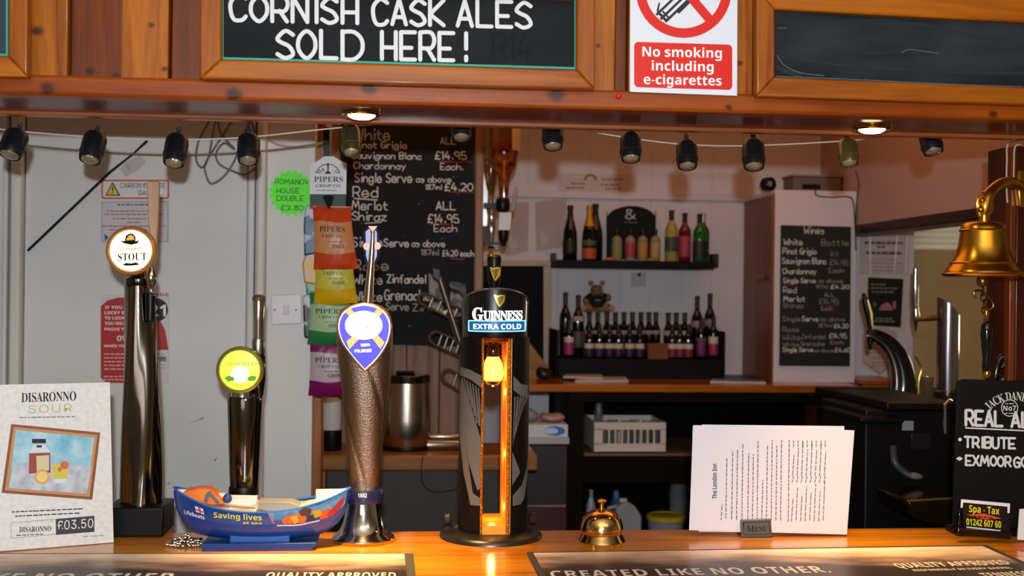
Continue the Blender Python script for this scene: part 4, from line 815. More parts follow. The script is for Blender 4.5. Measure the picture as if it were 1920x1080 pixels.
for k, (q, d, lab) in enumerate((([(1300, 797), (1602, 807), (1588, 1003), (1292, 994)], -.004, 'front white menu sheet standing sideways in the pewter holder'), ([(1316, 796), (1583, 799), (1580, 1000), (1310, 997)], .000, 'second menu sheet, its top edge showing behind the front sheet'), ([(1299, 799), (1420, 798), (1420, 996), (1293, 992)], .003, 'rearmost menu sheet at the left edge of the stack'))):
    u = T('menu_sheet', lab, 'menu', c, group='menu sheets in the holder'); u.zmin = .0033; u.p('paper', SH, u.prism(q, d, d+.0004))
    if k == 0:
        INKP = M('6c6c78', .6, name='grey_print'); gs = []
        u.p('heading', INK, u.txt('The London Inn', (1344, 935), (0, -65), 9, d-.0008, .03, 1, (-9, 0)))
        rw = random.Random(5); xs = [(1352, 975, 945), (1361, 972, 860), (1372, 974, 845), (1381, 975, 842), (1391, 975, 832)] + [(1402+8.8*k_, 976, rw.choice((825, 835, 850, 900))) for k_ in range(8)] + [(1478, 978, 825)]
        for x_, ya, yb2 in xs: gs.append(u.words((x_, ya), (2, yb2-ya), 1.8, d-.0008, int(x_), 1, (3, 9)))
        for k_ in range(8):
            x_ = 1484+8.5*k_; gs.append(u.words((x_, 978-2*k_ % 3), (3, -45-(k_*17) % 30), 1.6, d-.0008, int(x_)+7, 1, (5, 14))); gs.append(u.words((x_+1, 905), (3, -12), 1.6, d-.0008, 4, 1)); gs.append(u.words((x_+2, 893), (3, -40-(k_*13) % 28), 1.6, d-.0008, int(x_)+9, 1, (5, 14))); gs.append(u.words((x_+4, 838), (0, -12), 1.6, d-.0008, 4, 1))
        u.p('printed_lines', INKP, *gs)
# ------------------------------------------------------------------ black ale board at the right
A = Wz(1792, 1000, BZ); B = Wz(1925, 1010, BZ); rot = -.06
t = T('ale_board', 'black upright chalkboard headed REAL ALES with a white logo, right end of bar', 'chalkboard', Wz(1860, 1000, BZ), rot); t.zmin = .0003
t.p('board', M('0b0b0b', .6, spec=.2, mix='121110', ms=8, name='black_board'), t.prism([(1806, 711), (1960, 716), (2030, 720), (2040, 1000), (1786, 988), (1795, 722), (1799, 714)], 0, .006), bev=.0015)
t.p('foot', BLACK, box(t.L(1783, 990)[0], t.L(2045, 990)[0], -.028, .028, 0, .011), bev=.002)
W_ = M('d4d4d0', .6, name='white_logo_print'); fnarc = lambda u, b: (1899+(63-0*b)*0, 0)
def arcfn(cx, cy, r, a0, per):
    def f(u, b): a = R(a0)+u*per; q = r+b*15; return (cx+q*math.sin(a), cy-q*math.cos(a))
    return f
g = []
for st_, x0, w_ in (('JACK DANI', 0, 1),):
    pass
def arctext(s, cx, cy, r, a0, a1, H, bold):
    vs, fs, w = fmesh(s, bold, .95); out = []
    for a, b in vs:
        an = R(a0+(a1-a0)*a); q = r+b/CAPH*H; x, z = t.L(cx+q*math.sin(an), cy-q*math.cos(an), -.001); out.append((x, -.001, z))
    return out, fs
t.p('maker_lettering', W_, arctext(ser('JACK DANIEL’S'), 1901, 812, 62, -47, 46, 17, .0))
t.p('maker_emblem', W_, t.ring(1893, 765, 16, 14.5, -.001), t.txt('No7', (1881, 770), (24, 0), 10, -.001, .03), t.words((1885, 757), (16, 0), 1.5, -.001), t.words((1884, 775), (18, 0), 1.5, -.001))
t.each('chalk_lettering', CHALK, [t.chalk('REAL', (1811, 797), 68, 27, 5.4, -.0012, .03), t.chalk('ALES', (1897, 800), 74, 27, 5.4, -.0012, .03), t.chalk('>TRIBUTE'[1:], (1809, 838), 94, 19, 4.4, -.0012, .03), t.chalk('EXMOOR', (1811, 872), 84, 18, 4.0, -.0012, .03), t.chalk('GOLD', (1902, 875), 54, 18, 4.0, -.0012, .03), t.poly([(1810, 801), (1975, 809), (1975, 811.5), (1810, 803.5)], -.0012), t.disc(1800, 824, 3.5, -.0012, 10), t.chalk('*', (1795, 866), 8, 14, 3.5, -.0012)])
# business card holder in front of it
t = T('card_holder', 'small black business card holder showing a black and yellow taxi card', 'card holder', Wz(1846, 1014, BZ), -.04); t.zmin = .0003
t.p('holder', BLACKG, t.prism([(1799, 958), (1893, 966), (1895, 1010), (1795, 1001)], -.006, -.001), t.prism([(1797, 990), (1896, 998), (1896, 1012), (1795, 1003)], -.02, -.006), bev=.001)
t.p('card', M('101010', .4, name='black_card'), t.prism([(1803, 937), (1893, 945), (1890, 996), (1808, 988)], -.0125, -.0118)); t.p('card_white_corner', WHITE, t.poly([(1802, 936), (1894, 944), (1893, 962), (1889, 962), (1889, 950), (1806, 942), (1805, 952), (1801, 952)], -.0128))
t.p('card_lettering', YEL, t.txt('Spa - Tax', (1817, 960), (57, 5), 14, -.0130, .03), t.txt('01242 607 60', (1812, 984), (65, 6), 13, -.0130, .02)); t.p('card_emblem', M('e04a30', .5, name='red_card_print'), t.poly([(1813, 965), (1845, 963), (1878, 972), (1846, 974)], -.0130)); t.p('card_emblem_line', INK, t.words((1826, 968), (40, 4), 2.6, -.0134)); t.p('card_underline', WHITE, t.poly([(1812, 987), (1876, 994), (1876, 996), (1812, 989)], -.0130))
t = T('leaflet', 'white leaflet leaning at the right edge of the photo beside the ale board', 'leaflet', Wz(1925, 1012, BZ), -.1); t.p('sheet', WHITE, t.prism([(1912, 955), (1960, 950), (1965, 1016), (1908, 1012)], -.02, -.017))
t = T('red_coaster', 'red beer mat lying on the bar at the right edge', 'coaster', Wz(1935, 1028, BZ)); t.p('disc', M('c8584a', .6, name='red_card'), lathe([(.032, .0002), (.033, .0012), (.032, .0022)], 32))
# ------------------------------------------------------------------ notices on the white door and wall
YD = YW-.016
PAPER = M('d8d4d2', .5, name='notice_paper')
t = T('gas_warning_sticker', 'red-bordered carbon dioxide gas warning sticker with yellow triangle on the white door', 'sticker', W(253, 372, YD))
t.p('sheet', M('d2482e', .5, name='orange_red_print'), t.prism(rr(190, 337, 317, 373, 4), -.0012, 0)); t.p('white_field', PAPER, t.poly(rr(193, 340, 314, 370, 3), -.0015))
t.p('lettering', INK, t.txt('CARBON DIOXIDE', (225, 352), (85, 0), 9, -.0018, .0), t.txt('GAS', (259, 366), (22, 0), 9, -.0018, .0))
t.p('triangle_outline', INK, t.poly([(211, 341), (226, 367), (197, 367)], -.0018)); t.p('triangle', M('d8c01a', .5, name='warning_yellow'), t.poly([(211, 345), (222, 365), (200, 365)], -.0021)); t.p('exclamation', INK, t.poly([(210, 350), (213, 350), (212.4, 359), (210.6, 359)], -.0024), t.disc(211.5, 362, 1.4, -.0024, 8))
t = T('gas_notice', 'pale printed notice with small red lines below the warning sticker', 'notice', W(253, 455, YD))
t.p('sheet', M('c9c2c4', .5, name='grey_notice'), t.prism([(189, 377), (317, 375), (316, 455), (188, 455)], -.0012, 0)); t.p('small_print', INK, t.words((220, 384), (60, 0), 2, -.0016, 3, 1))
t.p('red_small_print', M('a84a50', .6, name='dull_red_print'), *[t.words((x, y), (w, 0), 1.8, -.0016, y, 1) for x, y, w in ((200, 396, 90), (195, 402, 112), (212, 410, 80), (238, 417, 26), (192, 424, 118), (205, 431, 90))]); t.p('blue_mark', M('2a4aa8', .5, name='blue_print'), t.poly([(195, 438), (204, 445), (197, 452)], -.0016))
t.p('sheet_border', GREYI, *[t.poly(q, -.0015) for q in ([(191, 379), (315, 378), (315, 379), (191, 380)], [(191, 452), (314, 452), (314, 453), (191, 453)], [(191, 379), (192, 379), (192, 453), (191, 453)], [(314, 378), (315, 378), (315, 453), (314, 453)])])
t = T('age_check_poster', 'red age check poster with white words on the white door, partly behind the stout tap', 'poster', W(253, 722, YD))
t.p('sheet', M('cfcbc8', .5, name='poster_white'), t.prism([(188, 552), (317, 552), (317, 720), (188, 720)], -.0012, 0))
t.p('red_print', M('b01c18', .45, name='poster_red'), t.poly([(189, 574), (202, 563), (222, 558), (262, 558), (292, 584), (310, 620), (316, 656), (236, 656), (236, 718), (200, 718), (189, 708)], -.0015))
t.p('black_circle', INK, t.disc(293, 581, 22, -.0018))
t.each('lettering', M('ece6e4', .5, name='poster_letters'), [t.txt(s_, (x, y), (w, 0), h, -.0021, .02) for s_, x, y, w, h in (('IF YOU ARE', 197, 579, 54, 6), ('LUCKY ENOUGH', 196, 589, 72, 6), ('TO LOOK', 196, 599, 38, 6), ('YOU WILL', 196, 609, 40, 6), ('PROVE YOU', 196, 620, 50, 6), ('OVER', 219, 639, 34, 10), ('WHEN YOU', 195, 651, 44, 5), ('18', 262, 640, 33, 24), ('21', 280, 593, 31, 23))])
t.p('small_lettering', M('e0b0ac', .5, name='pink_print'), *[t.words((195, y), (38, 0), 2.2, -.0021, y, 1) for y in (664, 671, 678, 685, 692, 706, 712)])
t.p('grey_small_print', GREYI, *[t.words((280, y), (30, 0), 1.2, -.0018, y, .8) for y in (664, 672, 684, 690)], t.poly([(298, 668), (312, 668), (312, 678), (298, 678)], -.0018)); t.p('heading', M('9a2420', .5, name='dark_red_print'), t.txt('CHALLENGE', (236, 555), (80, 0), 6, -.0018, .01))
o = T('paper_tag', 'small translucent paper tag on the door above the gas warning sticker', 'tag', W(252, 330, YD)); o.p('sheet', M('bdb8b4', .5, name='grey_tag'), o.prism([(236, 303), (262, 291), (274, 303), (262, 316), (236, 332), (225, 318)], -.0008, 0)); o.p('mark', GREYI, o.poly([(236, 309), (239, 309), (244, 318), (241, 318)], -.0011))
t = T('light_switch', 'white light switch plate on the wall between door and crisp packets', 'switch', W(537, 608, YW)); t.p('plate', M('dcd6d8', .3, name='switch_plastic'), t.prism([(508, 553), (565, 551), (566, 607), (509, 609)], -.010, 0), bev=.002)
t.p('rocker', M('d0c6b0', .3, name='rocker_plastic'), t.prism([(531, 572), (541, 572), (541, 590), (531, 590)], -.014, -.009), bev=.001)
for sx in (516, 556): t.p('screw', INK, X(lathe([(.002, 0), (.002, .001), (0, .0012)], 10), (t.L(sx, 581)[0], -.010, t.L(sx, 581)[1]), (R(90), 0, 0)))
for k, (q, l_) in enumerate((([(347, 796), (372, 787), (382, 782), (381, 785), (350, 795)], 'dark scuff mark'), ([(402, 862), (407, 857), (405, 862), (401, 866)], 'scuff mark'), ([(314, 908), (317, 904), (318, 906), (314, 911)], 'scuff'))): dr.p('scuff_mark', M('6a6866', .8, name='scuff'), [(v[0]+W(q[0][0], q[0][1], YD).x-dr.loc.x, v[1], v[2]+W(q[0][0], q[0][1], YD).z-dr.loc.z) for v in prism([(W(a, b, YD).x-W(*q[0], YD).x, W(a, b, YD).z-W(*q[0], YD).z) for a, b in q], -.0155, -.0142)[0]] and ([(v[0]+W(q[0][0], q[0][1], YD).x-dr.loc.x, v[1], v[2]+W(q[0][0], q[0][1], YD).z-dr.loc.z) for v in prism([(W(a, b, YD).x-W(*q[0], YD).x, W(a, b, YD).z-W(*q[0], YD).z) for a, b in q], -.0155, -.0142)[0]], prism([(0, 0)]*len(q), 0, 1)[1]))
# green starburst
t = T('price_star', 'fluorescent green star-shaped price card with handwritten words on the white wall', 'price card', W(545, 405, YW-.004))
pts = [(547+(44 if k % 2 else 37)*math.cos(2*PI*k/40), 362+(45 if k % 2 else 38)*math.sin(2*PI*k/40)) for k in range(40)]
t.p('card', M('62ff1e', .5, name='fluorescent_green'), t.prism(pts, -.001, 0)); GI = M('1c6a12', .6, name='dark_green_ink')
t.each('handwriting', GI, [t.chalk(s_, (x, y), w, 9, 1.3, -.0014, .01) for s_, x, y, w in (('ROMANOV', 516, 345, 62), ('HOUSE', 519, 362, 42), ('DOUBLE', 519, 376, 50), ('£3.80', 527, 394, 42))])
# ------------------------------------------------------------------ crisp packets hanging on a clip strip
YC = 2.60
t = T('crisp_header_card', 'white and dark green header card at the top of the hanging crisp strip', 'header card', W(615, 392, YC))
t.p('card', M('e4e2e4', .5, name='white_card'), t.prism([(581, 310), (600, 299), (608, 293), (626, 293), (634, 299), (650, 306), (649, 364), (581, 364)], -.001, 0)); t.p('green_band', M('1c3226', .5, name='dark_green_card'), t.prism([(581, 364), (649, 364), (648, 392), (581, 390)], -.001, 0))
t.p('lettering', INK, t.txt(ser('PIPERS'), (589, 341), (54, 0), 11, -.0014, -.002, 1), t.txt(ser('CRISP CO'), (592, 351), (46, 0), 6, -.0014, -.004, 1), t.ring(615, 331, 24, 22.5, -.0014, 16, 195, 345), t.poly([(613, 306), (617, 306), (616, 320), (622, 326), (608, 326), (614, 320)], -.0014), *[t.poly([(615+20*math.cos(a), 322-8*math.sin(a)), (615+21*math.cos(a+.1), 324-8*math.sin(a)), (615+8*math.cos(a), 326-4*math.sin(a))], -.0014) for a in (0, .5, 1.0, 2.1, 2.6, 3.14)], t.words((594, 357), (42, 0), 1.2, -.0014))
o = T('clip_strip', 'black plastic clip strip hanging from the canopy carrying the crisp packets', 'clip strip', W(615, 700, YC+.0625)); o.p('strip', BLACK, o.prism([(606, 238), (618, 238), (620, 560), (610, 740), (604, 740), (608, 560)], -.0015, .0015)); 
for y in (368,): o.p('clip', BLACKM, o.prism([(604, y), (626, y), (622, y+14), (617, y+24), (611, y+14)], -.072, -.0615), bev=.001); o.p('clip_arm', BLACKM, o.prism([(608, 366), (622, 366), (622, 371), (608, 371)], -.064, -.0015))
def bag(lab, cx, y0, y1, wt, wb, c_main, c_panel, c_txt, word, tilt=0, dy=0, logo='PIPERS', y=YC):
    t = T('crisp_packet', lab, 'crisp packet', W(cx, y1, y+dy), group='crisp packets on the clip strip')
    m = M(c_main, .3, coat=.25, bump=.9, bs=34, name='foil_packet'); nx, nz = 14, 18; vs, fs = [], []
    def P(u, v): # u -1..1, v 0 top..1 bottom
        w = (wt+(wb-wt)*v)/2*(1-.06*math.sin(PI*v)); xx = cx+u*w+tilt*(v-.5); yy = y0+(y1-y0)*v+2*math.sin(3*u+v*2); th = .018*(max(0, 1-u*u)**.5)*(math.sin(PI*min(max(v, .0), 1))**.55)+.0008
        x, z = t.L(xx, yy); return x, th, z
    for sd in (-1, 1):
        b0 = len(vs)
        for j in range(nz+1):
            for i in range(nx+1):
                x, th, z = P(-1+2*i/nx, j/nz); vs.append((x, sd*th+.0012*math.sin(i*1.9+j*1.3), z))
        for j in range(nz):
            for i in range(nx): a = b0+j*(nx+1)+i; fs.append((a, a+1, a+nx+2, a+nx+1))
    t.p('packet', m, (vs, fs), sharp=70)
    vs, fs = [], []
    for j in range(11):
        for i in range(nx+1):
            x, th, z = P((-1+2*i/nx)*.985, .24+.50*j/10); vs.append((x, -th-.0008+.0012*math.sin(i*1.9+(.24+.5*j/10)*nz*1.3), z))
    for j in range(10):
        for i in range(nx): a = j*(nx+1)+i; fs.append((a, a+1, a+nx+2, a+nx+1))
    t.p('printed_panel', M(c_panel, .4, name='packet_print'), (vs, fs), sharp=80)
    def wp(x, y, z): 
        u = (x-t.L(cx, (y0+y1)/2)[0])/(wt/2*t.s); v = -(z-t.L(cx, y0)[1])/((y1-y0)*t.s); return (x, -.018*(max(0, 1-u*u)**.5)*(math.sin(PI*min(max(v, .05), .95))**.55)-.0040, z)
    H = y1-y0; xm = cx+tilt*(-.2)
    t.p('packet_lettering', M(c_txt, .5, name='packet_ink'), slice_wrap(J(t.txt(ser(logo), (xm-wt*.34, y0+H*.40), (wt*.66, 1), H*.10, 0, 0, 1), t.txt(ser('CRISP CO'), (xm-wt*.26, y0+H*.49), (wt*.5, 1), H*.06, 0, -.004, 1), t.txt(word, (xm-wt*.02, y0+H*.66), (wt*.32, 0), H*.06, 0, .02, 1), t.words((xm-wt*.1, y0+H*.56), (wt*.4, 0), 1.2, 0)), wp, .01))
    t.p('crimp', m, tube([(t.L(cx-wt/2+tilt*-.5, y0)[0], 0, t.L(cx, y0)[1]), (t.L(cx+wt/2+tilt*-.5, y0)[0], 0, t.L(cx, y0)[1])], .0016, 6))
    return t
bag('purple crisp packet, lowest on the hanging strip', 617, 636, 742, 74, 76, '7a1258', 'b9a9ae', '33202c', 'CIDER', -2, .042, 'PIPERS')
bag('green crisp packet below the yellow one on the strip', 618, 548, 646, 78, 80, '2c7a44', 'a2bf92', '24402a', 'ONION', -4, .029)
bag('yellow crisp packet below the orange one on the strip', 627, 462, 570, 72, 82, 'd4a80c', 'c9bf3c', '3a3410', 'CHEESE', 6, .015)
bag('orange crisp packet, topmost on the hanging strip', 626, 388, 506, 72, 84, 'c8431a', 'd08a56', '40200e', 'TOMATO', 8, 0)
def sidebag(lab, pts, hexc, mix, ms, y, dd=.02, nm='crisp_packet'):
    a = W(pts[0][0], pts[0][1], y); t = T(nm, lab, 'crisp packet', a, group='crisp packets on the clip strip'); t.p('packet', M(hexc, .35, coat=.2, mix=mix, ms=ms, mk=(.48, .52), bump=.4, bs=30, name='mixed_foil'), t.prism(pts, -.006, .006), bev=.004); return t
q = sidebag('dark blue packet edge showing left of the orange packet', [(572, 386), (592, 382), (594, 475), (570, 480), (569, 420)], '1a4a6a', 'b4bcc4', 22, YC+.066)
q = sidebag('yellow and peach packet edge showing left of the yellow packet', [(575, 470), (590, 462), (600, 500), (596, 535), (570, 530), (566, 495)], 'd8a030', 'caa08a', 30, YC+.07)
q = sidebag('green packet edge showing left under the peach packet', [(572, 525), (598, 522), (600, 560), (574, 552)], '2f8a54', '7ab08a', 25, YC+.075)
q = sidebag('black and white patterned packet edge showing left of the green packet', [(567, 556), (582, 548), (600, 560), (604, 600), (596, 634), (570, 634)], '16181a', 'c4c4c2', 26, YC+.079)
# ------------------------------------------------------------------ alcove: large wine blackboard
YA = YP-.002
t = T('wine_board', 'large black wine list board with white handwriting on the alcove panelling', 'chalkboard', W(770, 645, YA))
t.p('board', M('15171a', .7, spec=.2, mix='1d1f22', ms=4, name='chalkboard'), t.prism([(640, 205), (889, 205), (889, 650), (640, 644)], -.016, 0), bev=.001)
ROW = [('White', 664, 262, 66, 21, CHALK2), ('ALL', 826, 270, 28, 12, CHALK2), ('Pinot Grigio', 664, 277, 98, 12, CHALK), ('Sauvignon Blanc', 660, 297, 130, 12, CHALK), ('£14.95', 816, 298, 58, 14, CHALK), ('Chardonnay', 664, 316, 96, 12, CHALK), ('Each.', 826, 318, 42, 12, CHALK), ('Single Serve', 666, 341, 106, 17, CHALK), ('as above', 780, 341, 66, 11, CHALK), ('187ml', 798, 355, 30, 9, CHALK), ('£4.20', 834, 357, 52, 14, CHALK), ('Red', 662, 369, 46, 19, CHALK), ('Merlot', 660, 393, 66, 17, CHALK), ('Shiraz', 660, 413, 64, 16, CHALK), ('ALL', 818, 393, 36, 15, CHALK), ('£14.95', 802, 417, 58, 15, CHALK), ('Each', 814, 434, 42, 13, CHALK), ('Single', 662, 462, 54, 17, CHALK), ('Serve', 720, 462, 46, 14, CHALK), ('as above', 772, 462, 62, 12, CHALK), ('187ml', 790, 478, 32, 10, CHALK2), ('£4.20 each', 830, 480, 58, 11, CHALK), ('Rose', 664, 506, 64, 18, CHALK2), ('White', 662, 532, 54, 17, CHALK), ('Zinfandel', 726, 530, 72, 15, CHALK), ('White', 662, 564, 54, 17, CHALK), ('Grenache', 722, 562, 84, 19, CHALK), ('Serve', 724, 581, 42, 14, CHALK2), ('Zin.', 774, 583, 34, 13, CHALK2)]
for mt, nm in ((CHALK, 'handwriting'), (CHALK2, 'faded_handwriting')):
    t.each(nm, mt, [t.chalk(s_, (x, y), w, h, 2.0 if h > 13 else 1.5, -.0168, .012) for s_, x, y, w, h, m_ in ROW if m_ is mt])
t.each('red_underline', CHALKR, [t.poly([(a, y), (b, y+1), (b, y+2.6), (a, y+1.6)], -.0166) for a, b, y in ((822, 884, 302), (842, 888, 359), (806, 842, 419), (846, 872, 484))]); t.p('underline', CHALK, t.poly([(664, 371), (708, 374), (708, 376), (664, 373)], -.0166), t.poly([(684, 418), (716, 416), (716, 417.6), (684, 419.6)], -.0166))
rg = random.Random(9); t.p('chalk_specks', CHALK2, *[t.disc(rg.uniform(655, 880), rg.uniform(330, 635), rg.uniform(.5, 1.1), -.0165, 6) for k in range(26)])
# stickers behind the rack
t = T('sticker_sheet', 'pale picture stickers on the lower right of the wine board', 'sticker', W(838, 592, YA-.017)); t.p('sheet', M('8c8680', .5, mix='3a3834', ms=30, mk=(.45, .55), name='printed_stickers'), t.poly([(803, 512), (826, 520), (832, 590), (806, 574)], -.001), t.poly([(846, 528), (872, 532), (876, 590), (842, 596)], -.001))
# steel folding rack
YK = 3.02
t = T('wall_rack', 'steel pole rack with slotted arms behind the left of the black tap', 'rack', W(860, 735, YK)); PIPE = M('746a60', .4, .9, name='worn_steel')
t.p('pole', PIPE, t.tube([(818, 508), (824, 520), (846, 590), (866, 650), (874, 700)], 5, 10)); t.p('second_pole', PIPE, t.tube([(842, 592, .02), (862, 660, .02)], 3.4, 8))
def arm(P0, P1, dp, n_):
    (a, b), (c, d) = P0, P1; g = []
    t.p('arm_rail', PIPE, t.tube([(a, b), (c, d)], 2.4, 8)); t.p('arm_rail', PIPE, t.tube([(a-8, b+dp), (c-8, d+dp+3)], 2.4, 8)); t.p('arm_end', PIPE, t.tube(spline([(a, b, 0), (a-10, b+5, 0), (a-13, b+dp*.6, 0), (a-8, b+dp, 0)], 4), 3.2, 8))
    for k in range(1, n_+1): u = k/(n_+.5); t.p('arm_rung', PIPE, t.tube([(a+(c-a)*u, b+(d-b)*u), (a-8+(c-a)*u, b+dp+(d-b)*u)], 1.8, 6))
arm((797, 550), (866, 580), 20, 4); arm((818, 622), (868, 642), 22, 4); arm((842, 692), (880, 712), 24, 2)
t.p('rubber_foot', M('e8dcc8', .4, name='pale_knob'), sph((*t.L(834, 586)[:1], -.01, t.L(834, 586)[1]), .006)); t.p('clamp', BLACK, t.prism([(810, 500), (826, 506), (824, 528), (812, 520)], -.012, .012), bev=.002); t.p('clamp', BLACK, t.prism([(840, 528), (862, 536), (870, 530), (874, 566), (862, 548), (842, 540)], -.004, .012), bev=.002)
t.p('wall_bracket', PIPE, tube([(t.L(868, 660)[0], 0, t.L(868, 660)[1]), (t.L(868, 660)[0], YP-YK-.001, t.L(868, 660)[1])], .006), tube([(t.L(822, 515)[0], 0, t.L(822, 515)[1]), (t.L(822, 515)[0], YP-YK-.02, t.L(822, 515)[1])], .005))
# ------------------------------------------------------------------ low side counter
YCF = 3.0
a = W(590, 855, YCF); b = W(1008, 855, YCF); zc0 = W(800, 883, YCF).z; zc1 = W(800, 854, YCF).z; zsc = zc1
t = T('side_counter', 'low wooden side counter with thick front edge behind the taps', 'counter', (a.x, YCF, 0))
t.p('top', wood('7a3c10', 'b4762e', 'x', .35, .3, name='counter_wood', knots=False, scale=.8), box(.004, b.x-a.x, 0, YP-YCF-.002, zc0, zc1), bev=.004)
t.p('support_post', wood('8a4a14', 'b07228', 'z', .4, .2, knots=False, name='post_wood'), box(.008, .026, .03, .06, 0, zc0)); 
t.p('cabinet_panel', M('36302d', .6, mix='3e3733', ms=3, name='grey_brown_panel'), box(.03, b.x-a.x-.05, .02, .04, 0, zc0-.001)); t.p('cabinet_side', M('36302d', .6, name='grey_brown_panel'), box(b.x-a.x-.07, b.x-a.x-.05, .04, .24, 0, zc0-.001))
t.p('cabinet_back', M('36302d', .6, name='grey_brown_panel'), box(.03, b.x-a.x-.07, .235, .245, 0, zc0-.001))
t = T('ice_bucket', 'brushed steel lidded ice bucket on the low side counter', 'bucket', (W(762, 838, 3.12).x, 3.12, zsc)); s_ = t.s
bt = [(44, 842), (46, 838), (46.5, 834), (46, 760), (44, 722)]
t.p('body', M('b8b0a2', .25, 1, bump=.15, bs=3, stretch=(60, 60, 1), name='brushed_steel_body'), lathe([(.062, .010), (.0645, .014), (.0635, .08), (.0585, .178)], 48), sharp=70)
t.p('base_ring', BLACK, lathe([(.060, .0), (.064, .002), (.065, .009), (.0645, .013)], 48)); t.p('lid', BLACKG, lathe([(.0595, .178), (.062, .180), (.062, .196), (.059, .199), (.05, .199), (.0, .201)], 48)); t.p('lid_flap', BLACK, box(-.03, .02, -.02, .02, .201, .207), bev=.003)
t = T('steel_cylinder', 'polished steel tube lying on the low side counter left of the black tap', 'tube', (W(832, 825, 3.1).x, 3.1, zsc+.014)); t.p('tube', STEEL, X(lathe([(.012, -.06), (.014, -.058), (.014, .05), (.011, .054)], 24), (0, 0, 0), (0, R(90), 0))); t.p('cap', CHROME, X(lathe([(.015, .048), (.015, .053), (.011, .06), (.0, .061)], 24), (0, 0, 0), (0, R(90), 0)))
t = T('steel_cylinder', 'second thinner steel tube resting on the first one', 'tube', (W(838, 812, 3.1).x, 3.12, zsc+.033)); t.p('tube', STEEL, X(lathe([(.007, -.055), (.008, -.053), (.008, .05), (.006, .053)], 20), (0, 0, 0), (0, R(90), 0)));  t.p('end_cap', BLACK, X(lathe([(.0085, .045), (.0085, .055), (0, .056)], 20), (0, 0, 0), (0, R(90), 0)))
t = T('coffee_jar', 'small white and black jar on the low counter left of the lager tap', 'jar', (W(622, 845, 3.1).x, 3.1, zsc)); t.p('body', M('c9c6c4', .4, name='white_plastic'), lathe([(.022, .05), (.024, .06), (.024, .13), (.012, .14)], 24)); t.p('lower_body', BLACK, lathe([(.024, 0), (.026, .004), (.026, .052), (.022, .055)], 24)); t.p('black_cap', BLACKG, lathe([(.011, .139), (.013, .142), (.013, .165), (0, .167)], 20))
cable('loose_cable', 'thin dark cord looping down from the low side counter', 'cord', [(793, 856), (790, 880), (792, 905), (806, 920), (830, 922), (856, 916), (868, 900)], YCF-.006, .0011, BLACKM)
# ------------------------------------------------------------------ main back counter
YM = 3.45
zt_ = W(1300, 722, YM).z; zb_ = W(1300, 736, YM).z; xa = W(985, 722, YM).x; xb = W(1602, 722, YM).x
t = T('back_counter', 'long orange wooden back counter with dark open shelves beneath', 'counter', (xa, YM, 0))
t.p('worktop', wood('8a3c0c', 'c4701e', 'x', .22, .5, knots=False, scale=.8, name='counter_wood', var=.05), box(0, xb-xa+.02, 0, YB-YM-.001, zb_, zt_), bev=.003)
x = lambda p, d=0: W(p, 800, YM+d).x-xa
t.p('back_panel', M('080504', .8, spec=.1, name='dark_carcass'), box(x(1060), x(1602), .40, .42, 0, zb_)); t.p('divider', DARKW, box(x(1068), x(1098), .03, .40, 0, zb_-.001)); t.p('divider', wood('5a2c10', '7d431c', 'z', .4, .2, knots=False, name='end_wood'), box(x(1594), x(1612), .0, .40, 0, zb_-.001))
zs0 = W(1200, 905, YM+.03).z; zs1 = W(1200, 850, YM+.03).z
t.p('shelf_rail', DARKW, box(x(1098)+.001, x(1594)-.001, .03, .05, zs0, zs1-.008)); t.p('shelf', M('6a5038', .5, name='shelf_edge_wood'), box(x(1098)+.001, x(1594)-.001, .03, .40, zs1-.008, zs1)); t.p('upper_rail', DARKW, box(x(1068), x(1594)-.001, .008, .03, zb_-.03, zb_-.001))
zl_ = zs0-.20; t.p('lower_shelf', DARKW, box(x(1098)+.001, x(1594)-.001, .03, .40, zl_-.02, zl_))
# basket with glasses
t = T('glass_basket', 'cream plastic slotted basket of small glasses on the shelf under the back counter', 'basket', (W(1181, 850, YM+.04).x, YM+.04, zs1)); CRM = M('d8c8bc', .45, name='cream_plastic')
hw = (W(1252, 850, YM+.04).x-W(1118, 850, YM+.04).x)/2; bh = W(1180, 792, YM+.04).z-zs1; t.p('front_frame', CRM, box(-hw, hw, 0, .006, .0, .028), box(-hw, hw, 0, .006, bh-.022, bh), box(-hw, -hw+.026, 0, .006, .026, bh-.020), box(hw-.016, hw, 0, .006, .026, bh-.020))
t.p('side_wall', CRM, box(-hw, -hw+.005, .006, .20, .0, bh)); t.p('side_wall', CRM, box(hw-.005, hw, .006, .20, .0, bh)); t.p('rear_wall', CRM, box(-hw, hw, .2, .205, 0, bh)); t.p('floor', CRM, box(-hw, hw, 0, .2, 0, .004))
for k in range(8): xx = -hw+.026+(2*hw-.042)*(k+1)/9; t.p('slat', CRM, box(xx-.0025, xx+.0025, .001, .005, .026, bh-.020))
GLS = M('dfe8e4', .05, tr=.9, name='clear_glass'); gp = None
for k in range(6):
    lab = 'small glass in the cream basket, %s from the left' % ['first', 'second', 'third', 'fourth', 'fifth', 'last'][k]
    g_ = T('small_glass', lab, 'glass', t.loc+Vector((-hw+.035+k*.033, .03+.03*(k % 2), .0042)), group='small glasses in the cream basket'); g_.p('bowl', GLS, lathe([(.013, 0), (.014, .002), (.015, .09), (.0135, .09), (.0125, .006), (0, .006)], 20))
t = T('stacked_glass', 'single small dark glass standing above the basket rim at its left', 'glass', (W(1125, 800, YM+.12).x, YM+.15, zs1+.0042)); t.p('bowl', GLS, lathe([(.014, 0), (.016, .003), (.014, .11), (.010, .135), (.009, .135), (.0125, .11), (.0135, .006), (0, .006)], 20))
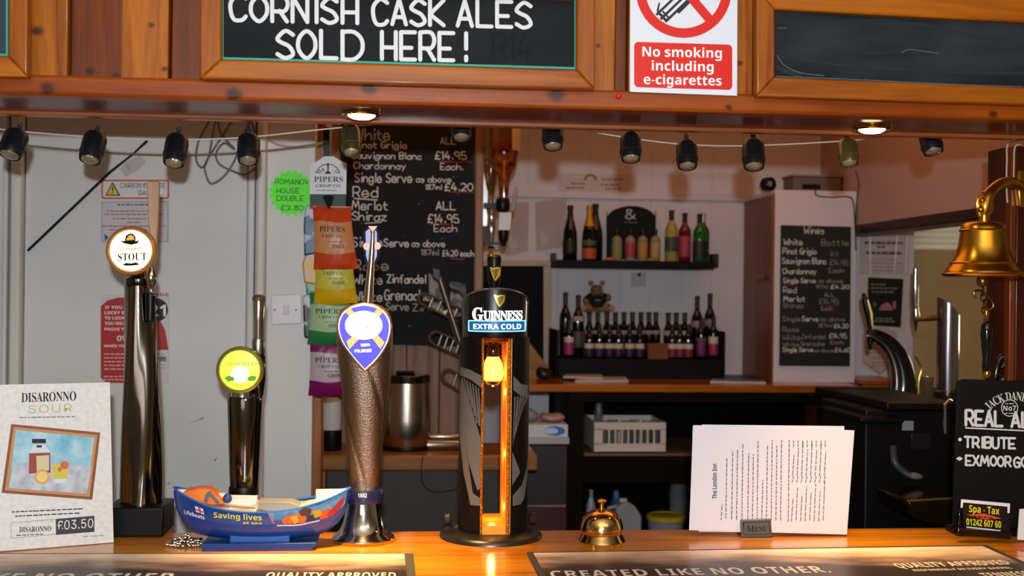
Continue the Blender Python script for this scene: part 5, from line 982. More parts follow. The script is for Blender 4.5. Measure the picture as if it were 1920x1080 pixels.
# drawer tower
YT = 3.3; xa2 = W(985, 900, YT).x; xb2 = W(1064, 900, YT).x; w_ = xb2-xa2; zT = W(1030, 833, YT).z
t = T('drawer_tower', 'maroon plastic drawer tower with pale top beside the back counter', 'drawers', (xa2, YT, 0)); MR = M('2c181c', .4, coat=.1, mix='241a20', ms=4, name='maroon_plastic')
t.p('top', M('b4b0ac', .3, .3, name='pale_grey_plastic'), box(-.004, w_+.004, -.004, .3, zT, zT+.020), bev=.002)
for z0_, z1_, mt in ((.0, zT-.40, MR), (zT-.395, zT-.18+.0, M('451418', .4, coat=.1, name='red_drawer')), (zT-.176, zT-.002, MR)): 
    t.p('drawer', mt, box(0, w_, 0, .29, z0_, z1_), bev=.004)
t.p('drawer_lip', M('8a6a6c', .3, name='lip'), box(.004, w_-.004, -.006, 0, zT-.178, zT-.172))
t = T('tissue_box', 'white box with blue oval print on the drawer tower', 'box', (xa2, YT, zT+.0202)); hb = W(1030, 795, YT).z-W(1030, 818, YT).z; t.p('carton', M('c9cdd4', .5, name='white_carton'), box(.0, w_, .002, .2, 0, hb), bev=.001)
t.p('blue_oval', M('2a68b8', .5, name='blue_print'), poly([(w_*.68+.03*math.cos(2*PI*k/28), hb/2+.0135*math.sin(2*PI*k/28)) for k in range(28)], .0012)); t.p('oval_lettering', M('b8d0e8', .5, name='pale_blue_print'), poly([(w_*.60+.020*math.cos(2*PI*k/20), hb/2+.009*math.sin(2*PI*k/20)) for k in range(20)], .0008))
def blob(name, lab, cat, loc_, r, hexc, seed, mat=None):
    rg = random.Random(seed); g = sph((0, 0, r[2]), r, 18, 12); vs = [(v[0]*(1+.15*math.sin(v[1]*90+seed)+.08*rg.uniform(-1, 1)), v[1], max(0, v[2]*(1+.12*math.sin(v[0]*120+seed)+.06*rg.uniform(-1, 1)))) for v in g[0]]
    o = obj(name, (vs, g[1]), mat or M(hexc, .35, coat=.2, name='crinkled_plastic'), sharp=60); o.location = loc_; tagit(o, lab, cat); return o
blob('plastic_bag', 'crumpled pale blue bag on the tissue box', 'bag', (xa2+.02, YT+.08, zT+.0204+hb), (.022, .03, .017), '7a8a98', 2); blob('plastic_bag', 'flat pinkish clear bag on the tissue box, right one', 'bag', (xa2+.085, YT+.08, zT+.0204+hb), (.040, .04, .013), 'a88a84', 5)
# things on the lowest shelf
def bottle_like(name, lab, cat, px_, w_px, py_top, mats, Y=YM+.12, prof=None, body='9aa2a8', cap='2a4a8a'):
    x_ = W(px_, 960, Y).x; H = W(px_, py_top, Y).z-zl_; r = w_px/2*(Y)/F; t = T(name, lab, cat, (x_, Y, zl_))
    t.p('body', M(body, .35, coat=.1, name='milky_plastic'), lathe([(r*.95, 0), (r, .01), (r, H*.62), (r*.85, H*.74), (r*.4, H*.86)], 28, (0, 0, 0), 1, .8)); t.p('cap', M(cap, .4, name='cap_plastic'), lathe([(r*.38, H*.85), (r*.42, H*.87), (r*.42, H), (0, H)], 20)); return t
bottle_like('plastic_bottle', 'small pale bottle at the left end of the lowest shelf', 'bottle', 1108, 18, 918, None, cap='8a949c')
bottle_like('plastic_bottle', 'bottle with blue cap behind the call bell on the lowest shelf', 'bottle', 1155, 26, 920, None, YM+.2, body='2a4a88', cap='6a88b0')
t = T('milk_jug', 'milky plastic jug with sloped shoulder behind the call bell', 'jug', (W(1175, 990, YM+.08).x, YM+.08, zl_)); zj = lambda y: W(1175, y, YM+.08).z-zl_
jx = lambda p: W(p, 960, YM+.08).x-t.loc.x
t.p('body', M('8f9498', .35, mix='a4a8aa', ms=6, name='milky_plastic'), prism([(jx(1150), 0), (jx(1199), 0), (jx(1200), zj(965)), (jx(1187), zj(945)), (jx(1170), zj(938)), (jx(1152), zj(948))], -.03, .05), bev=.006); t.p('handle', M('8f9498', .35, name='milky_handle'), tube([(jx(1166), -.005, zj(946)), (jx(1140), -.005, zj(952)), (jx(1136), -.005, zj(966)), (jx(1152), -.005, zj(985))], .006, 8)); t.p('cap', M('c8c8c8', .4, name='white_cap'), lathe([(.012, zj(941)), (.013, zj(939)), (.013, zj(934)), (0, zj(933))], 18, (jx(1168), 0, 0)))
t = T('lidded_tub', 'round tub with yellow lid on the lowest shelf left of the menus', 'tub', (W(1248, 990, YM+.1).x, YM+.1, zl_)); zz = W(1248, 966, YM+.1).z-zl_
t.p('tub', M('8a86a0', .4, name='lilac_tub'), lathe([(.050, 0), (.052, .004), (.056, zz-.01), (.054, zz-.008)], 32)); t.p('lid', M('b0a020', .35, name='yellow_lid'), lathe([(.058, zz-.014), (.060, zz-.012), (.060, zz), (.055, zz+.002), (.052, zz-.001), (0, zz)], 36))
blob('cleaning_cloth', 'grey crumpled cloth hanging at the back of the lowest shelf', 'cloth', (W(1272, 940, YM+.3).x, YM+.3, zl_), (.03, .03, .10), '5a5c5e', 3, M('66686a', .8, name='grey_cloth'))
# ------------------------------------------------------------------ dark panel with beige frame
YQ = YB-.022
t = T('framed_dark_panel', 'tall black panel in a beige frame between black tap and bottle shelves', 'panel', (W(980, 712, YQ).x, YQ, zt_)); BF = M('b8a488', .5, name='beige_frame_paint')
t.p('panel', M('060606', .7, spec=.2, name='flat_black_panel'), t.prism([(906, 499), (1019, 499), (1019, 708), (906, 708)], -.006, .0)); t.p('frame_rail', BF, t.prism([(906, 489), (1033, 489), (1033, 499), (906, 499)], -.02, 0), bev=.002); t.p('frame_stile', BF, t.prism([(1019, 499.2), (1033, 499.2), (1033, 708), (1019, 708)], -.02, 0), bev=.002)  # even black sheet filling the space inside the beige frame
t = T('wooden_wedge', 'small wooden wedge stand on the back counter right of the black tap', 'stand', (W(1005, 712, 3.7).x, 3.7, zt_)); t.p('wedge', wood('8a5a1c', 'b8843a', 'x', .5, 0, knots=False), t.prism([(975, 712), (975, 643), (993, 643), (1030, 690), (1030, 712)], -.02, .02), bev=.002)
blob('dark_purse', 'small dark bag on the back counter left of the papers', 'bag', (W(1020, 708, 3.62).x, 3.62, zt_), (.028, .03, .02), '1c1410', 4)
# ------------------------------------------------------------------ optic bottles
t = T('optic_bracket', 'steel strip bracket on the post left of the upside-down bottle', 'bracket', W(910, 430, 3.24)); t.p('strip', M('dedcd8', .25, .4, name='white_metal'), t.prism([(907, 275), (916, 275), (914, 424), (905, 424)], -.02, .0), bev=.001); t.p('foot', BLACK, t.prism([(903, 424), (918, 424), (918, 456), (903, 456)], -.018, .0), bev=.002)
YO = 3.16
t = T('inverted_spirit_bottle', 'upside-down amber spirit bottle in a bar optic under the canopy', 'bottle', W(944, 455, YO)); cx_ = 946
t.p('glass', M('9a6a3a', .05, tr=.7, coat=.5, name='tinted_glass'), t.lathe(cx_, [(0, 205), (24, 206), (27, 212), (27, 270)], 32), sharp=60)
t.p('spirit', M('4a0c02', .06, coat=1, mix='a8440c', ms=30, mk=(.45, .7), name='amber_spirit'), t.lathe(cx_, [(0, 270.3), (27, 270.3), (27, 290), (22, 312), (12, 330), (9, 350), (8, 376), (0, 376)], 32), sharp=60)
t.p('label', M('c9b088', .5, name='cream_label'), slice_wrap(t.poly([(958, 232), (976, 232), (976, 284), (958, 284)]), lambda x, y, z: (x, -math.sqrt(max(1e-6, (27.6*t.s)**2-min((27.5*t.s)**2, (x-t.L(cx_, 260)[0])**2))), z), .003))
t.p('optic_clamp', BLACK, t.lathe(cx_-3, [(11, 372), (13, 376), (13, 392), (10, 397)], 20), t.prism([(908, 380), (950, 380), (950, 390), (908, 390)], .0, .03)); t.p('optic_measure', M('c9c6c8', .3, name='white_measure'), t.prism([(936, 398), (960, 398), (957, 432), (934, 432)], -.012, .012), bev=.002); t.p('optic_spout', BLACK, t.lathe(944, [(9, 432), (9, 450), (5, 456), (4, 462)], 18))
t = T('inverted_spirit_bottle', 'narrow clear upside-down bottle beside the steel bracket', 'bottle', W(924, 470, YO+.05)); t.p('glass', M('a89070', .05, tr=.85, name='tinted_clear_glass'), t.lathe(921, [(0, 206), (13, 207), (14, 212), (14, 299)], 26)); t.p('spirit', M('5a300c', .06, coat=1, mix='b08040', ms=40, mk=(.5, .7), name='pale_spirit'), t.lathe(921, [(0, 299.5), (14, 299.5), (14, 320), (10, 345), (6, 360), (5, 384), (0, 384)], 24)); t.p('optic_cap', CHROME, t.lathe(922, [(7, 384), (11, 388), (9, 400), (6, 410), (9, 420), (6, 440), (4, 462), (8, 466)], 18)); t.p('optic_plate', BLACK, t.prism([(908, 454), (938, 454), (938, 458), (908, 458)], -.015, .02))
t = T('pour_chain', 'clear measuring tube hanging right of the amber bottle', 'tube', W(966, 395, YO+.02)); t.p('tube', M('d8d0c8', .1, tr=.6, name='clear_plastic'), t.prism([(966, 348), (972, 348), (964, 396), (957, 396)], -.004, .004), bev=.001)
# papers & plastic pockets & sign on back wall
for k, (q, lab) in enumerate((([(1004, 378), (1062, 372), (1064, 462), (1006, 470)], 'clear plastic pocket taped on the back wall left of the champagne bottles'), ([(945, 380), (992, 378), (990, 470), (948, 480)], 'clear plastic pocket on the back wall right of the bar optics'))):
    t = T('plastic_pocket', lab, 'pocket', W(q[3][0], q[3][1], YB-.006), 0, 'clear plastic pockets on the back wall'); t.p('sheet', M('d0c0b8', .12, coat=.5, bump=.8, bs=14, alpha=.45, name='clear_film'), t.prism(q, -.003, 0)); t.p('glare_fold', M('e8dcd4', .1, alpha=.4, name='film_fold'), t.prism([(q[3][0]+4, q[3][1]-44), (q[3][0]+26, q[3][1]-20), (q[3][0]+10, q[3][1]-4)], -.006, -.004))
t = T('slogan_sign', 'faint printed slogan sign with a rainbow arch high on the back wall', 'sign', W(1120, 362, YB-.006)); t.p('sheet', M('c4b2aa', .6, name='pinkish_card'), t.prism([(1052, 325), (1192, 328), (1192, 362), (1052, 360)], -.002, 0)); t.p('rainbow_arch', M('8a5044', .6, name='faded_red'), t.ring(1107, 338, 12, 8, -.0024, 16, 180, 360)); t.p('lettering', M('7a6a64', .6, name='faded_ink'), *[t.words((x_, y), (w, .5), 3, -.0024, x_+y) for x_, y, w in ((1070, 344, 30), (1060, 352, 40), (1128, 336, 40), (1126, 346, 44), (1134, 354, 34))])
t = T('wall_sensor', 'small pale square sticker on the back wall between the bottle shelves', 'sticker', W(1197, 537, YB-.004)); t.p('plate', M('b8aca8', .5, name='grey_plate'), t.prism([(1184, 511), (1211, 511), (1211, 537), (1184, 537)], -.005, 0), bev=.001); t.p('mark', INK, t.poly([(1194, 512), (1203, 512), (1200, 519), (1197, 519)], -.0056))
# ------------------------------------------------------------------ bottle shelves
YH = YB-.12
def sh(p, y, d=0): return W(p, y, YB-d)
z0_ = W(1200, 503, YB-.2).z; z1_ = W(1200, 489, YB-.2).z; xl = W(1045, 495, YB-.2).x; xr_ = W(1340, 495, YB-.2).x
t = T('upper_shelf', 'black wall shelf holding wine and champagne bottles', 'shelf', (xl, YB, z0_)); t.p('board', M('060505', .6, spec=.2, name='black_shelf_paint'), box(0, xr_-xl, -.2, -.002, 0, z1_-z0_), bev=.002)
t.p('end_block', M('1a1512', .5, name='black_brown_block'), box(xr_-xl-.004, xr_-xl+.016, -.19, -.14, .006, z1_-z0_+.026), bev=.002); t.p('end_block', M('2a1d14', .5, name='black_brown_block'), box(.0, .018, -.03, -.004, z1_-z0_, z1_-z0_+.026), bev=.002)
zU = z1_
DG = lambda h, c=None: M(h, .06, coat=.6, name='bottle_glass')
CLAR = [(0, 0), (.92, 0), (1, .015), (1, .60), (.93, .66), (.62, .73), (.40, .78), (.36, .82), (.35, .94), (.40, .945), (.40, .985), (.36, 1), (0, 1)]
CHAM = [(0, 0), (.92, 0), (1, .015), (1, .42), (.93, .53), (.72, .64), (.46, .76), (.35, .86), (.34, .93), (.42, .94), (.42, .975), (.36, 1), (0, 1)]
SQUA = [(0, 0), (.95, 0), (1, .02), (1, .66), (.85, .73), (.45, .78), (.38, .82), (.38, .98), (.42, .985), (.42, 1), (0, 1)]
QUAR = [(0, 0), (.92, 0), (1, .015), (1, .56), (.93, .63), (.70, .70), (.50, .76), (.45, .80), (.44, .94), (.5, .945), (.5, .985), (.46, 1), (0, 1)]
def wbottle(lab, p, ytop, zbase, Y, wpx, prof, glass, foil, label, lz=(.14, .42), group=None, clear=None, name='wine_bottle', band=None, foil_from=.80):
    c = W(p, 600, Y); H = W(p, ytop, Y).z-zbase; r = wpx/2*Y/F*1.005; t = T(name, lab, 'bottle', (c.x, Y, zbase), 0, group)
    def P(f0, f1, gr=0):
        out = []
        n_ = len(prof)
        zs = sorted({f0, f1} | {b for a, b in prof if f0 < b < f1})
        for z in zs:
            for (a, b), (c_, d) in zip(prof[1:], prof[2:]):
                if b <= z <= d and d > b: out.append(((a+(c_-a)*(z-b)/(d-b))*r+gr, z*H)); break
        return out
    t.p('glass', M(glass, .07, coat=.5, tr=clear or 0, name='bottle_glass'), lathe([(a*r, b*H) for a, b in prof], 20), sharp=50)
    if foil: t.p('foil', M(foil, .35, .3, name='foil'), lathe(P(foil_from, .999, .0007)+[(0, H*1.003)], 18))
    if label:
        t.p('label', M(label, .55, name='bottle_label'), lathe([(r+.0006, H*lz[0]), (r+.0008, H*lz[0]+.0005), (r+.0008, H*lz[1]-.0005), (r+.0006, H*lz[1])], 20))
    if band: t.p('label_upper', M(band[0], .55, name='bottle_label'), lathe([(r+.0009, H*band[1]), (r+.0011, H*band[1]+.0005), (r+.0011, H*band[2]-.0005), (r+.0009, H*band[2])], 20))
    return t
Yb = YB-.13
wbottle('dark green champagne bottle with a black foil, leftmost on the upper shelf', 1067, 385, zU, Yb, 27, CHAM, '0c140a', '14140f', '16180f', (.12, .36))
wbottle('champagne bottle with gold foil and orange label on the upper shelf', 1103, 385, zU, Yb-.01, 27, CHAM, '16100a', 'c98a2a', 'b8481a', (.03, .22), band=('4a5a40', .27, .36), foil_from=.62)
wbottle('dark champagne bottle standing behind the gold-foiled one', 1114, 382, zU, Yb+.075, 29, CHAM, '0c100a', '100f0e', None)
t = T('arched_sign', 'black arched display board with a white ampersand on the upper shelf', 'sign', (W(1184, 487, Yb+.05).x, Yb+.05, zU)); t.p('board', M('08090b', .6, spec=.2, name='black_display'), t.prism([(1138, 486), (1138, 394)]+[(1184+46*math.sin(R(a)), 412-26*math.cos(R(a))) for a in range(-78, 79, 12)]+[(1230, 394), (1230, 486)], 0, .012), bev=.001); t.p('ampersand', M('a8b0b8', .5, name='pale_print'), t.txt(ser('&'), (1172, 411), (21, 0), 20, -.0012, 0)); t.p('small_lettering', M('6a7078', .5, name='dim_print'), t.words((1171, 417), (24, 0), 1.4, -.0012))
for k, (p, lc, w_) in enumerate(((1155, '7c8448', 'green'), (1180, '9c3a44', 'red'), (1203, 'a87c38', 'amber'), (1227, 'a88654', 'tan'))):
    wbottle('miniature bottle with %s label in front of the arched black sign' % w_, p, 430, zU, Yb-.05, 19, SQUA, 'b8a888', '1a1410', lc, (.12, .56), 'miniature bottles before the arched sign', clear=.5, name='miniature_bottle')
for p in (1143, 1222): o = T('cork_coaster', 'tan cork piece lying before the miniatures, %s one' % ('left' if p < 1200 else 'right'), 'coaster', (W(p, 484, Yb-.055).x-(.0 if p < 1200 else 0), Yb-.062+(0 if p > 1200 else -.0), zU)); o.p('piece', M('b06a20', .7, name='cork'), lathe([(.014, 0), (.018, .002), (.016, .008), (0, .010)], 20, (0, -.008, 0), 1.1, .6))
wbottle('white wine bottle with clear yellow glass on the upper shelf', 1257, 394, zU, Yb, 24, CLAR, 'c9c060', '2a1812', '3a4a34', (.20, .48), clear=.55)
wbottle('pink rose wine bottle on the upper shelf', 1282, 399, zU, Yb, 24, CLAR, '6a1418', '20100e', '9a3a48', (.10, .52), clear=.2)
wbottle('bright green wine bottle with dark label on the upper shelf', 1310, 401, zU, Yb-.02, 25, CLAR, '0e6a1c', '14140e', '22261c', (.06, .44), clear=.25)
wbottle('bottle with white capsule behind the bright green one', 1316, 399, zU, Yb+.07, 25, CLAR, '12401a', 'b8b4ac', None)
# lower bottle box
z2 = W(1200, 705, YB-.22).z; z3 = W(1200, 673, YB-.22).z; xl = W(1045, 690, YB-.22).x; xr_ = W(1355, 690, YB-.22).x
t = T('bottle_box_shelf', 'low black open box shelf on the back counter packed with small wine bottles', 'shelf', (xl, YB, zt_)); BK = M('060505', .6, spec=.2, name='black_shelf_paint'); ww = xr_-xl; hh = z3-zt_
t.p('front_board', BK, box(0, ww, -.22, -.21, 0.0005, hh)); t.p('floor_board', BK, box(.0, ww, -.209, -.004, hh-.012, hh-.002)); zB = zt_+hh-.002
for xx in (-.008, ww-.004): t.p('end_board', DARKW, box(xx, xx+.012, -.22, -.004, .001, hh+.09), bev=.001)
t.p('rear_riser', M('c8bcb6', .5, name='white_riser'), box(.06, ww-.06, -.035, -.004, hh+.0, W(1200, 586, YB-.03).z-zt_), bev=.001)
zr_ = W(1200, 586, YB-.03).z
Yf, Yk = YB-.185, YB-.125
BLK = '0a0608'
for k, p in enumerate((1105, 1121, 1138, 1154, 1170, 1186, 1202, 1217, 1230)):
    wbottle('small dark wine bottle, %s from left in the rear row' % ['first', 'second', 'third', 'fourth', 'fifth', 'sixth', 'seventh', 'eighth', 'ninth'][k], p, 585, zB, Yk, 17.5, QUAR, BLK, '10100e', '2a1420', (.08, .3), 'small wine bottles in the rear row', name='quarter_bottle', band=('8a8078', .52, .60))
for k, p in enumerate((1253, 1268, 1284)): wbottle('small dark wine bottle behind the pink-labelled ones, %s of three' % ['left', 'middle', 'right'][k], p, 586, zB, Yk, 17.5, QUAR, BLK, '10100e', '3a1420', (.08, .3), 'small wine bottles in the rear row', name='quarter_bottle', band=('a09488', .5, .60))
for k, p in enumerate((1105, 1124, 1143, 1160, 1181, 1200)): wbottle('small purple-labelled wine bottle, %s from the left in the front row' % ['first', 'second', 'third', 'fourth', 'fifth', 'sixth'][k], p, 608, zB, Yf, 17.5, QUAR, BLK, '14100e', '2e1638', (.06, .30), 'small purple-labelled bottles in the front row', name='quarter_bottle', band=('c8b89a', .30, .44))
for k, p in enumerate((1261, 1275, 1291)): wbottle('small pink-labelled wine bottle right of the wooden block, %s of three' % ['left', 'middle', 'right'][k], p, 608, zB, Yf, 17.5, QUAR, BLK, '14100e', '74203e', (.06, .30), 'small pink-labelled bottles in the front row', name='quarter_bottle', band=('c8b89a', .30, .44))
wbottle('tall dark wine bottle, far left in the rear of the box shelf', 1060, 548, zB, Yk, 22, CLAR, '0a100a', '101410', None)
wbottle('tall dark wine bottle second from the left with a white neck label', 1084, 553, zB, Yk-.0, 23, CLAR, BLK, '101010', '4a443c', (.16, .42), band=('a8988c', .58, .66))
wbottle('medium wine bottle with pink label, front left corner of the box shelf', 1067, 600, zB, Yf-.002, 18, CLAR, BLK, '101010', 'a0285a', (.10, .42), band=('c8bcae', .42, .56))
wbottle('tall dark wine bottle left of the two at the right end', 1307, 555, zB, Yk, 22, CLAR, BLK, '120c0c', None, band=('8a7870', .50, .60))
wbottle('tall dark wine bottle rightmost in the rear, tallest one', 1331, 550, zB, Yk, 22, CLAR, BLK, '120c0c', '7a6c64', (.50, .6))
wbottle('medium wine bottle with purple label near the right end', 1315, 596, zB, Yf-.002, 18, CLAR, BLK, '120c0c', '6a2458', (.08, .44), band=('6a4a6a', .44, .52))
wbottle('medium wine bottle with pink and white label at the front right corner', 1338, 592, zB, Yf-.002, 18, CLAR, BLK, '120c0c', '9a2850', (.10, .36), band=('c8b8a0', .36, .52))
t = T('wooden_block', 'small brown wooden block on the box shelf front edge', 'block', (W(1232, 673, Yf-.005).x, Yf-.005, zB)); bw_ = 19.5*3.7/F; t.p('block', M('70360a', .6, mix='7e4010', ms=8, name='brown_block'), box(-bw_, bw_, -.014, .008, 0, W(1232, 644, Yf-.02).z-zB), bev=.001)
# teddy bear seated on the riser
t = T('teddy_bear', 'brown teddy bear in a black shirt sitting above the small wine bottles', 'teddy bear', (W(1118, 586, YB-.05).x, YB-.05, zr_+.0)); s_ = 3.86/F; FUR = M('8a5a38', .95, bump=1, bs=300, mix='a87850', ms=60, name='brown_fur')
def body_parts():
    bm = bmesh.new(); me = bpy.data.meshes.new('skeleton')
    V_ = {'pelvis': (0, 0, 12, 13), 'belly': (0, 0, 19, 15), 'chest': (0, 0, 27, 13), 'neck': (0, 0, 34, 12), 'head': (0, 0, 44, 19), 'crown': (0, 0, 54, 16), 'hl': (-9, -2, 9, 8), 'kl': (-18, -8, 8, 9), 'fl': (-26, -12, 9, 10), 'hr': (9, -2, 9, 8), 'kr': (18, -8, 8, 9), 'fr': (27, -12, 9, 10), 'sl': (-10, -1, 28, 6), 'el': (-18, -4, 22, 7.5), 'wl': (-25, -6, 17, 8), 'sr': (10, -1, 28, 6), 'er': (19, -3, 26, 7.5), 'wr': (27, -5, 32, 8), 'ml': (0, -12, 41, 9), 'mn': (0, -19, 40, 7)}
    E_ = [('pelvis', 'belly'), ('belly', 'chest'), ('chest', 'neck'), ('neck', 'head'), ('head', 'crown'), ('pelvis', 'hl'), ('hl', 'kl'), ('kl', 'fl'), ('pelvis', 'hr'), ('hr', 'kr'), ('kr', 'fr'), ('chest', 'sl'), ('sl', 'el'), ('el', 'wl'), ('chest', 'sr'), ('sr', 'er'), ('er', 'wr'), ('head', 'ml'), ('ml', 'mn')]
    ks = list(V_); me.from_pydata([(V_[k][0]*s_, V_[k][1]*s_, V_[k][2]*s_) for k in ks], [(ks.index(a), ks.index(b)) for a, b in E_], [])
    o = bpy.data.objects.new('fur_body', me); COL.objects.link(o); o.parent = t.e; m = o.modifiers.new('skin', 'SKIN'); m.use_smooth_shade = True
    if not me.skin_vertices: me.update()
    for i, k in enumerate(ks): me.skin_vertices[0].data[i].radius = (V_[k][3]*s_, V_[k][3]*s_)
    me.skin_vertices[0].data[0].use_root = True
    o.modifiers.new('sub', 'SUBSURF').render_levels = 2; o.modifiers['sub'].levels = 2; me.materials.append(FUR)
try: body_parts()
except Exception as e:
    for o in list(t.e.children): bpy.data.objects.remove(o)
    t.p('fur_body', FUR, sph((0, 0, 20*s_), (12*s_, 10*s_, 14*s_)), sph((0, 0, 44*s_), 13*s_))
for sx in (-1, 1): t.p('ear', FUR, sph((sx*11*s_, 0, 55*s_), (5*s_, 3*s_, 5*s_), 12, 8)); t.p('eye', BLACKG, sph((sx*5*s_, -14*s_, 49*s_), 1.3*s_, 8, 6)); t.p('foot_pad', M('b88a60', .9, name='pale_pad'), sph((sx*27*s_, -18*s_, 8*s_), (5*s_, 1.6*s_, 5*s_), 12, 8))
t.p('nose', BLACKG, sph((0, -21*s_, 42*s_), (2.4*s_, 1.4*s_, 1.8*s_), 8, 6)); t.p('black_shirt', M('0e0e10', .8, name='black_cloth'), loft([(9*s_, 0, 0, 15*s_, 15*s_, 0), (18*s_, 0, 0, 18.5*s_, 18*s_, 0), (27*s_, 0, 0, 17*s_, 16*s_, 0), (35*s_, 0, 0, 11*s_, 11*s_, 0)], 24), tube([(-9*s_, -1*s_, 28*s_), (-19*s_, -4*s_, 21*s_)], [9.5*s_, 9*s_], 14), tube([(9*s_, -1*s_, 28*s_), (19*s_, -3*s_, 26*s_)], [9.5*s_, 9*s_], 14)); t.p('shirt_lettering', GREYI, box(-5*s_, 5*s_, -18.8*s_, -18*s_, 22*s_, 24*s_))
# papers on the counter
def sheet(name, lab, cat, cor, z, mat, th=.0015):
    P_ = [Wz(a, b, zt_+z) for a, b in cor]; o_ = P_[0]; k = len(P_); vs = [(p.x-o_.x, p.y-o_.y, 0) for p in P_]+[(p.x-o_.x, p.y-o_.y, th) for p in P_]
    o = obj(name, (vs, [tuple(range(k)), tuple(range(2*k-1, k-1, -1))]+[(i, (i+1) % k, (i+1) % k+k, i+k) for i in range(k)]), mat); o.location = o_; tagit(o, lab, cat); return o
WP = M('c9bdb6', .6, name='white_paper_dim')
sheet('paper_pile', 'white papers on the back counter under the box shelf', 'papers', [(1078, 717), (1178, 716), (1172, 709), (1088, 709)], .0005, WP, .006); sheet('folded_paper', 'curled white sheet lying on top of the paper pile', 'papers', [(1056, 709), (1130, 712), (1128, 705), (1064, 704)], .0075, WP, .006)
sheet('dark_booklet', 'black booklet with white edge on the back counter by the brown cabinet', 'booklet', [(1334, 714), (1432, 716), (1412, 707), (1350, 706)], .0045, M('14100e', .4, name='black_cover'), .006); sheet('white_booklet', 'white booklet underneath the black one', 'booklet', [(1332, 717), (1436, 719), (1420, 709), (1345, 708)], .0004, WP, .004)
# ------------------------------------------------------------------ cabinet with the small wine board
YG = 3.56
xg0 = W(1450, 600, YG).x; xg1 = W(1604, 600, YG).x; zg = W(1520, 357, YG).z
t = T('boxed_cabinet', 'tall box cabinet on the back counter with white front and brown side', 'cabinet', (xg0, YG, zt_))
H_ = zg-zt_; w_ = xg1-xg0
t.p('front_panel', WALLP, box(.0, w_, 0, .02, 0, H_-.0), bev=.002)
t.p('side_door', wood('6a3216', '8f5228', 'z', .45, .15, knots=False, scale=.6, name='brown_veneer'), box(.0, .018, .0205, YB-YG-.004, 0, H_-.014), bev=.002)
t.p('top_board', WALLP, box(.0, w_, .0205, YB-YG-.004, H_-.014, H_), bev=.002); t.p('side_edge', wood('8a4a1c', 'b0702e', 'z', .4, .2, knots=False, name='edge_wood'), box(-.003, .002, .0, .022, 0, H_-.012), bev=.001)
t.p('door_knob', wood('8a4a1c', 'b0702e', 'z', .4, .2, knots=False, name='edge_wood'), X(lathe([(.006, 0), (.006, .008), (.012, .014), (.012, .020), (.006, .024), (0, .025)], 18), (0, .11, W(1434, 522, YG+.11).z-zt_), (0, R(-90), 0)))
t = T('small_wine_board', 'small black wine list board with smeared handwriting on the white cabinet front', 'chalkboard', W(1530, 687, YG-.001))
t.p('board', M('100f0e', .6, mix='1b1a19', ms=6, name='black_board_small'), t.prism([(1465, 422), (1596, 425), (1594, 687), (1462, 686)], -.008, 0), bev=.001)
RW = [('Wines', 1508, 438, 36, 13, 1), ('White', 1470, 459, 34, 11, 1), ('Bottle', 1540, 460, 50, 11, 0), ('Pinot Grigio', 1468, 476, 62, 11, 1), ('All', 1557, 480, 14, 8, 0), ('Sauvignon Blanc', 1467, 494, 82, 11, 1), ('£14.95', 1556, 497, 34, 10, 0), ('Chardonnay', 1468, 513, 62, 10, 1), ('Each', 1554, 511, 28, 8, 0), ('Single Serve', 1469, 530, 60, 9, 1), ('as above', 1534, 530, 46, 8, 0), ('187ml', 1530, 540, 22, 6, 0), ('£4.20', 1558, 541, 34, 7, 1), ('Red', 1469, 549, 24, 11, 1), ('Merlot', 1469, 565, 40, 10, 1), ('Shiraz', 1468, 577, 38, 9, 0), ('ALL', 1546, 556, 18, 7, 0), ('£14.95', 1536, 570, 36, 10, 0), ('Each', 1540, 582, 20, 7, 0), ('Single', 1468, 602, 32, 9, 0), ('Serve', 1504, 602, 30, 9, 1), ('as above', 1538, 602, 46, 8, 0), ('187ml', 1534, 613, 26, 6, 0), ('£4.20', 1564, 615, 26, 8, 1), ('Rose', 1468, 622, 30, 9, 0), ('White', 1468, 637, 32, 9, 0), ('Zinfandel', 1503, 635, 44, 8, 0), ('£14.95', 1555, 634, 32, 9, 1), ('Each', 1557, 645, 24, 6, 0), ('White', 1468, 649, 30, 7, 0), ('Grenache', 1502, 648, 44, 8, 0), ('Single Serve', 1468, 659, 56, 8, 1), ('as above', 1527, 660, 36, 7, 0), ('£4.60', 1566, 660, 28, 8, 1)]
for mt, nm, w in ((CHALK, 'handwriting', 1), (M('8a8684', .8, name='dim_chalk'), 'faded_handwriting', 0)): t.each(nm, mt, [t.chalk(s_, (x, y), wd, h, 1.25, -.0088, .01) for s_, x, y, wd, h, k in RW if k == w])
t.each('red_marks', M('8a2828', .8, name='red_chalk'), [t.poly([(a, y), (b, y), (b, y+2), (a, y+2)], -.0085) for a, b, y in ((1562, 1584, 506), (1548, 1568, 574), (1560, 1580, 640), (1470, 1496, 532), (1470, 1500, 661))])
# clutter on top of the cabinet
t = T('mini_speaker', 'small black round speaker on top of the brown and white cabinet', 'speaker', W(1440, 352, YG+.05)); t.p('case', BLACK, X(lathe([(.018, -.018), (.022, -.012), (.022, .014), (.018, .018)], 24), (0, 0, .021), (R(90), 0, R(25)))); t.p('cone', M('8a8a88', .5, name='grey_cone'), X(lathe([(.010, 0), (.008, .003), (0, .004)], 18), (-.0, -.0175, .021), (R(90), 0, R(25)))); t.e.location.z = zg
t = T('projector_box', 'grey electrical box on top of the cabinet in the shadow', 'box', (W(1530, 350, YG+.16).x, YG+.16, zg)); t.p('case', M('6a5a52', .5, name='dull_grey_case'), box(-.09, .07, -.04, .06, 0, .055), bev=.003); t.p('vent', BLACKM, box(-.06, .0, -.042, -.039, .015, .03)); t.p('lid', M('8f7d74', .5, name='grey_lid'), box(-.095, .075, -.045, .065, .055, .062), bev=.002)
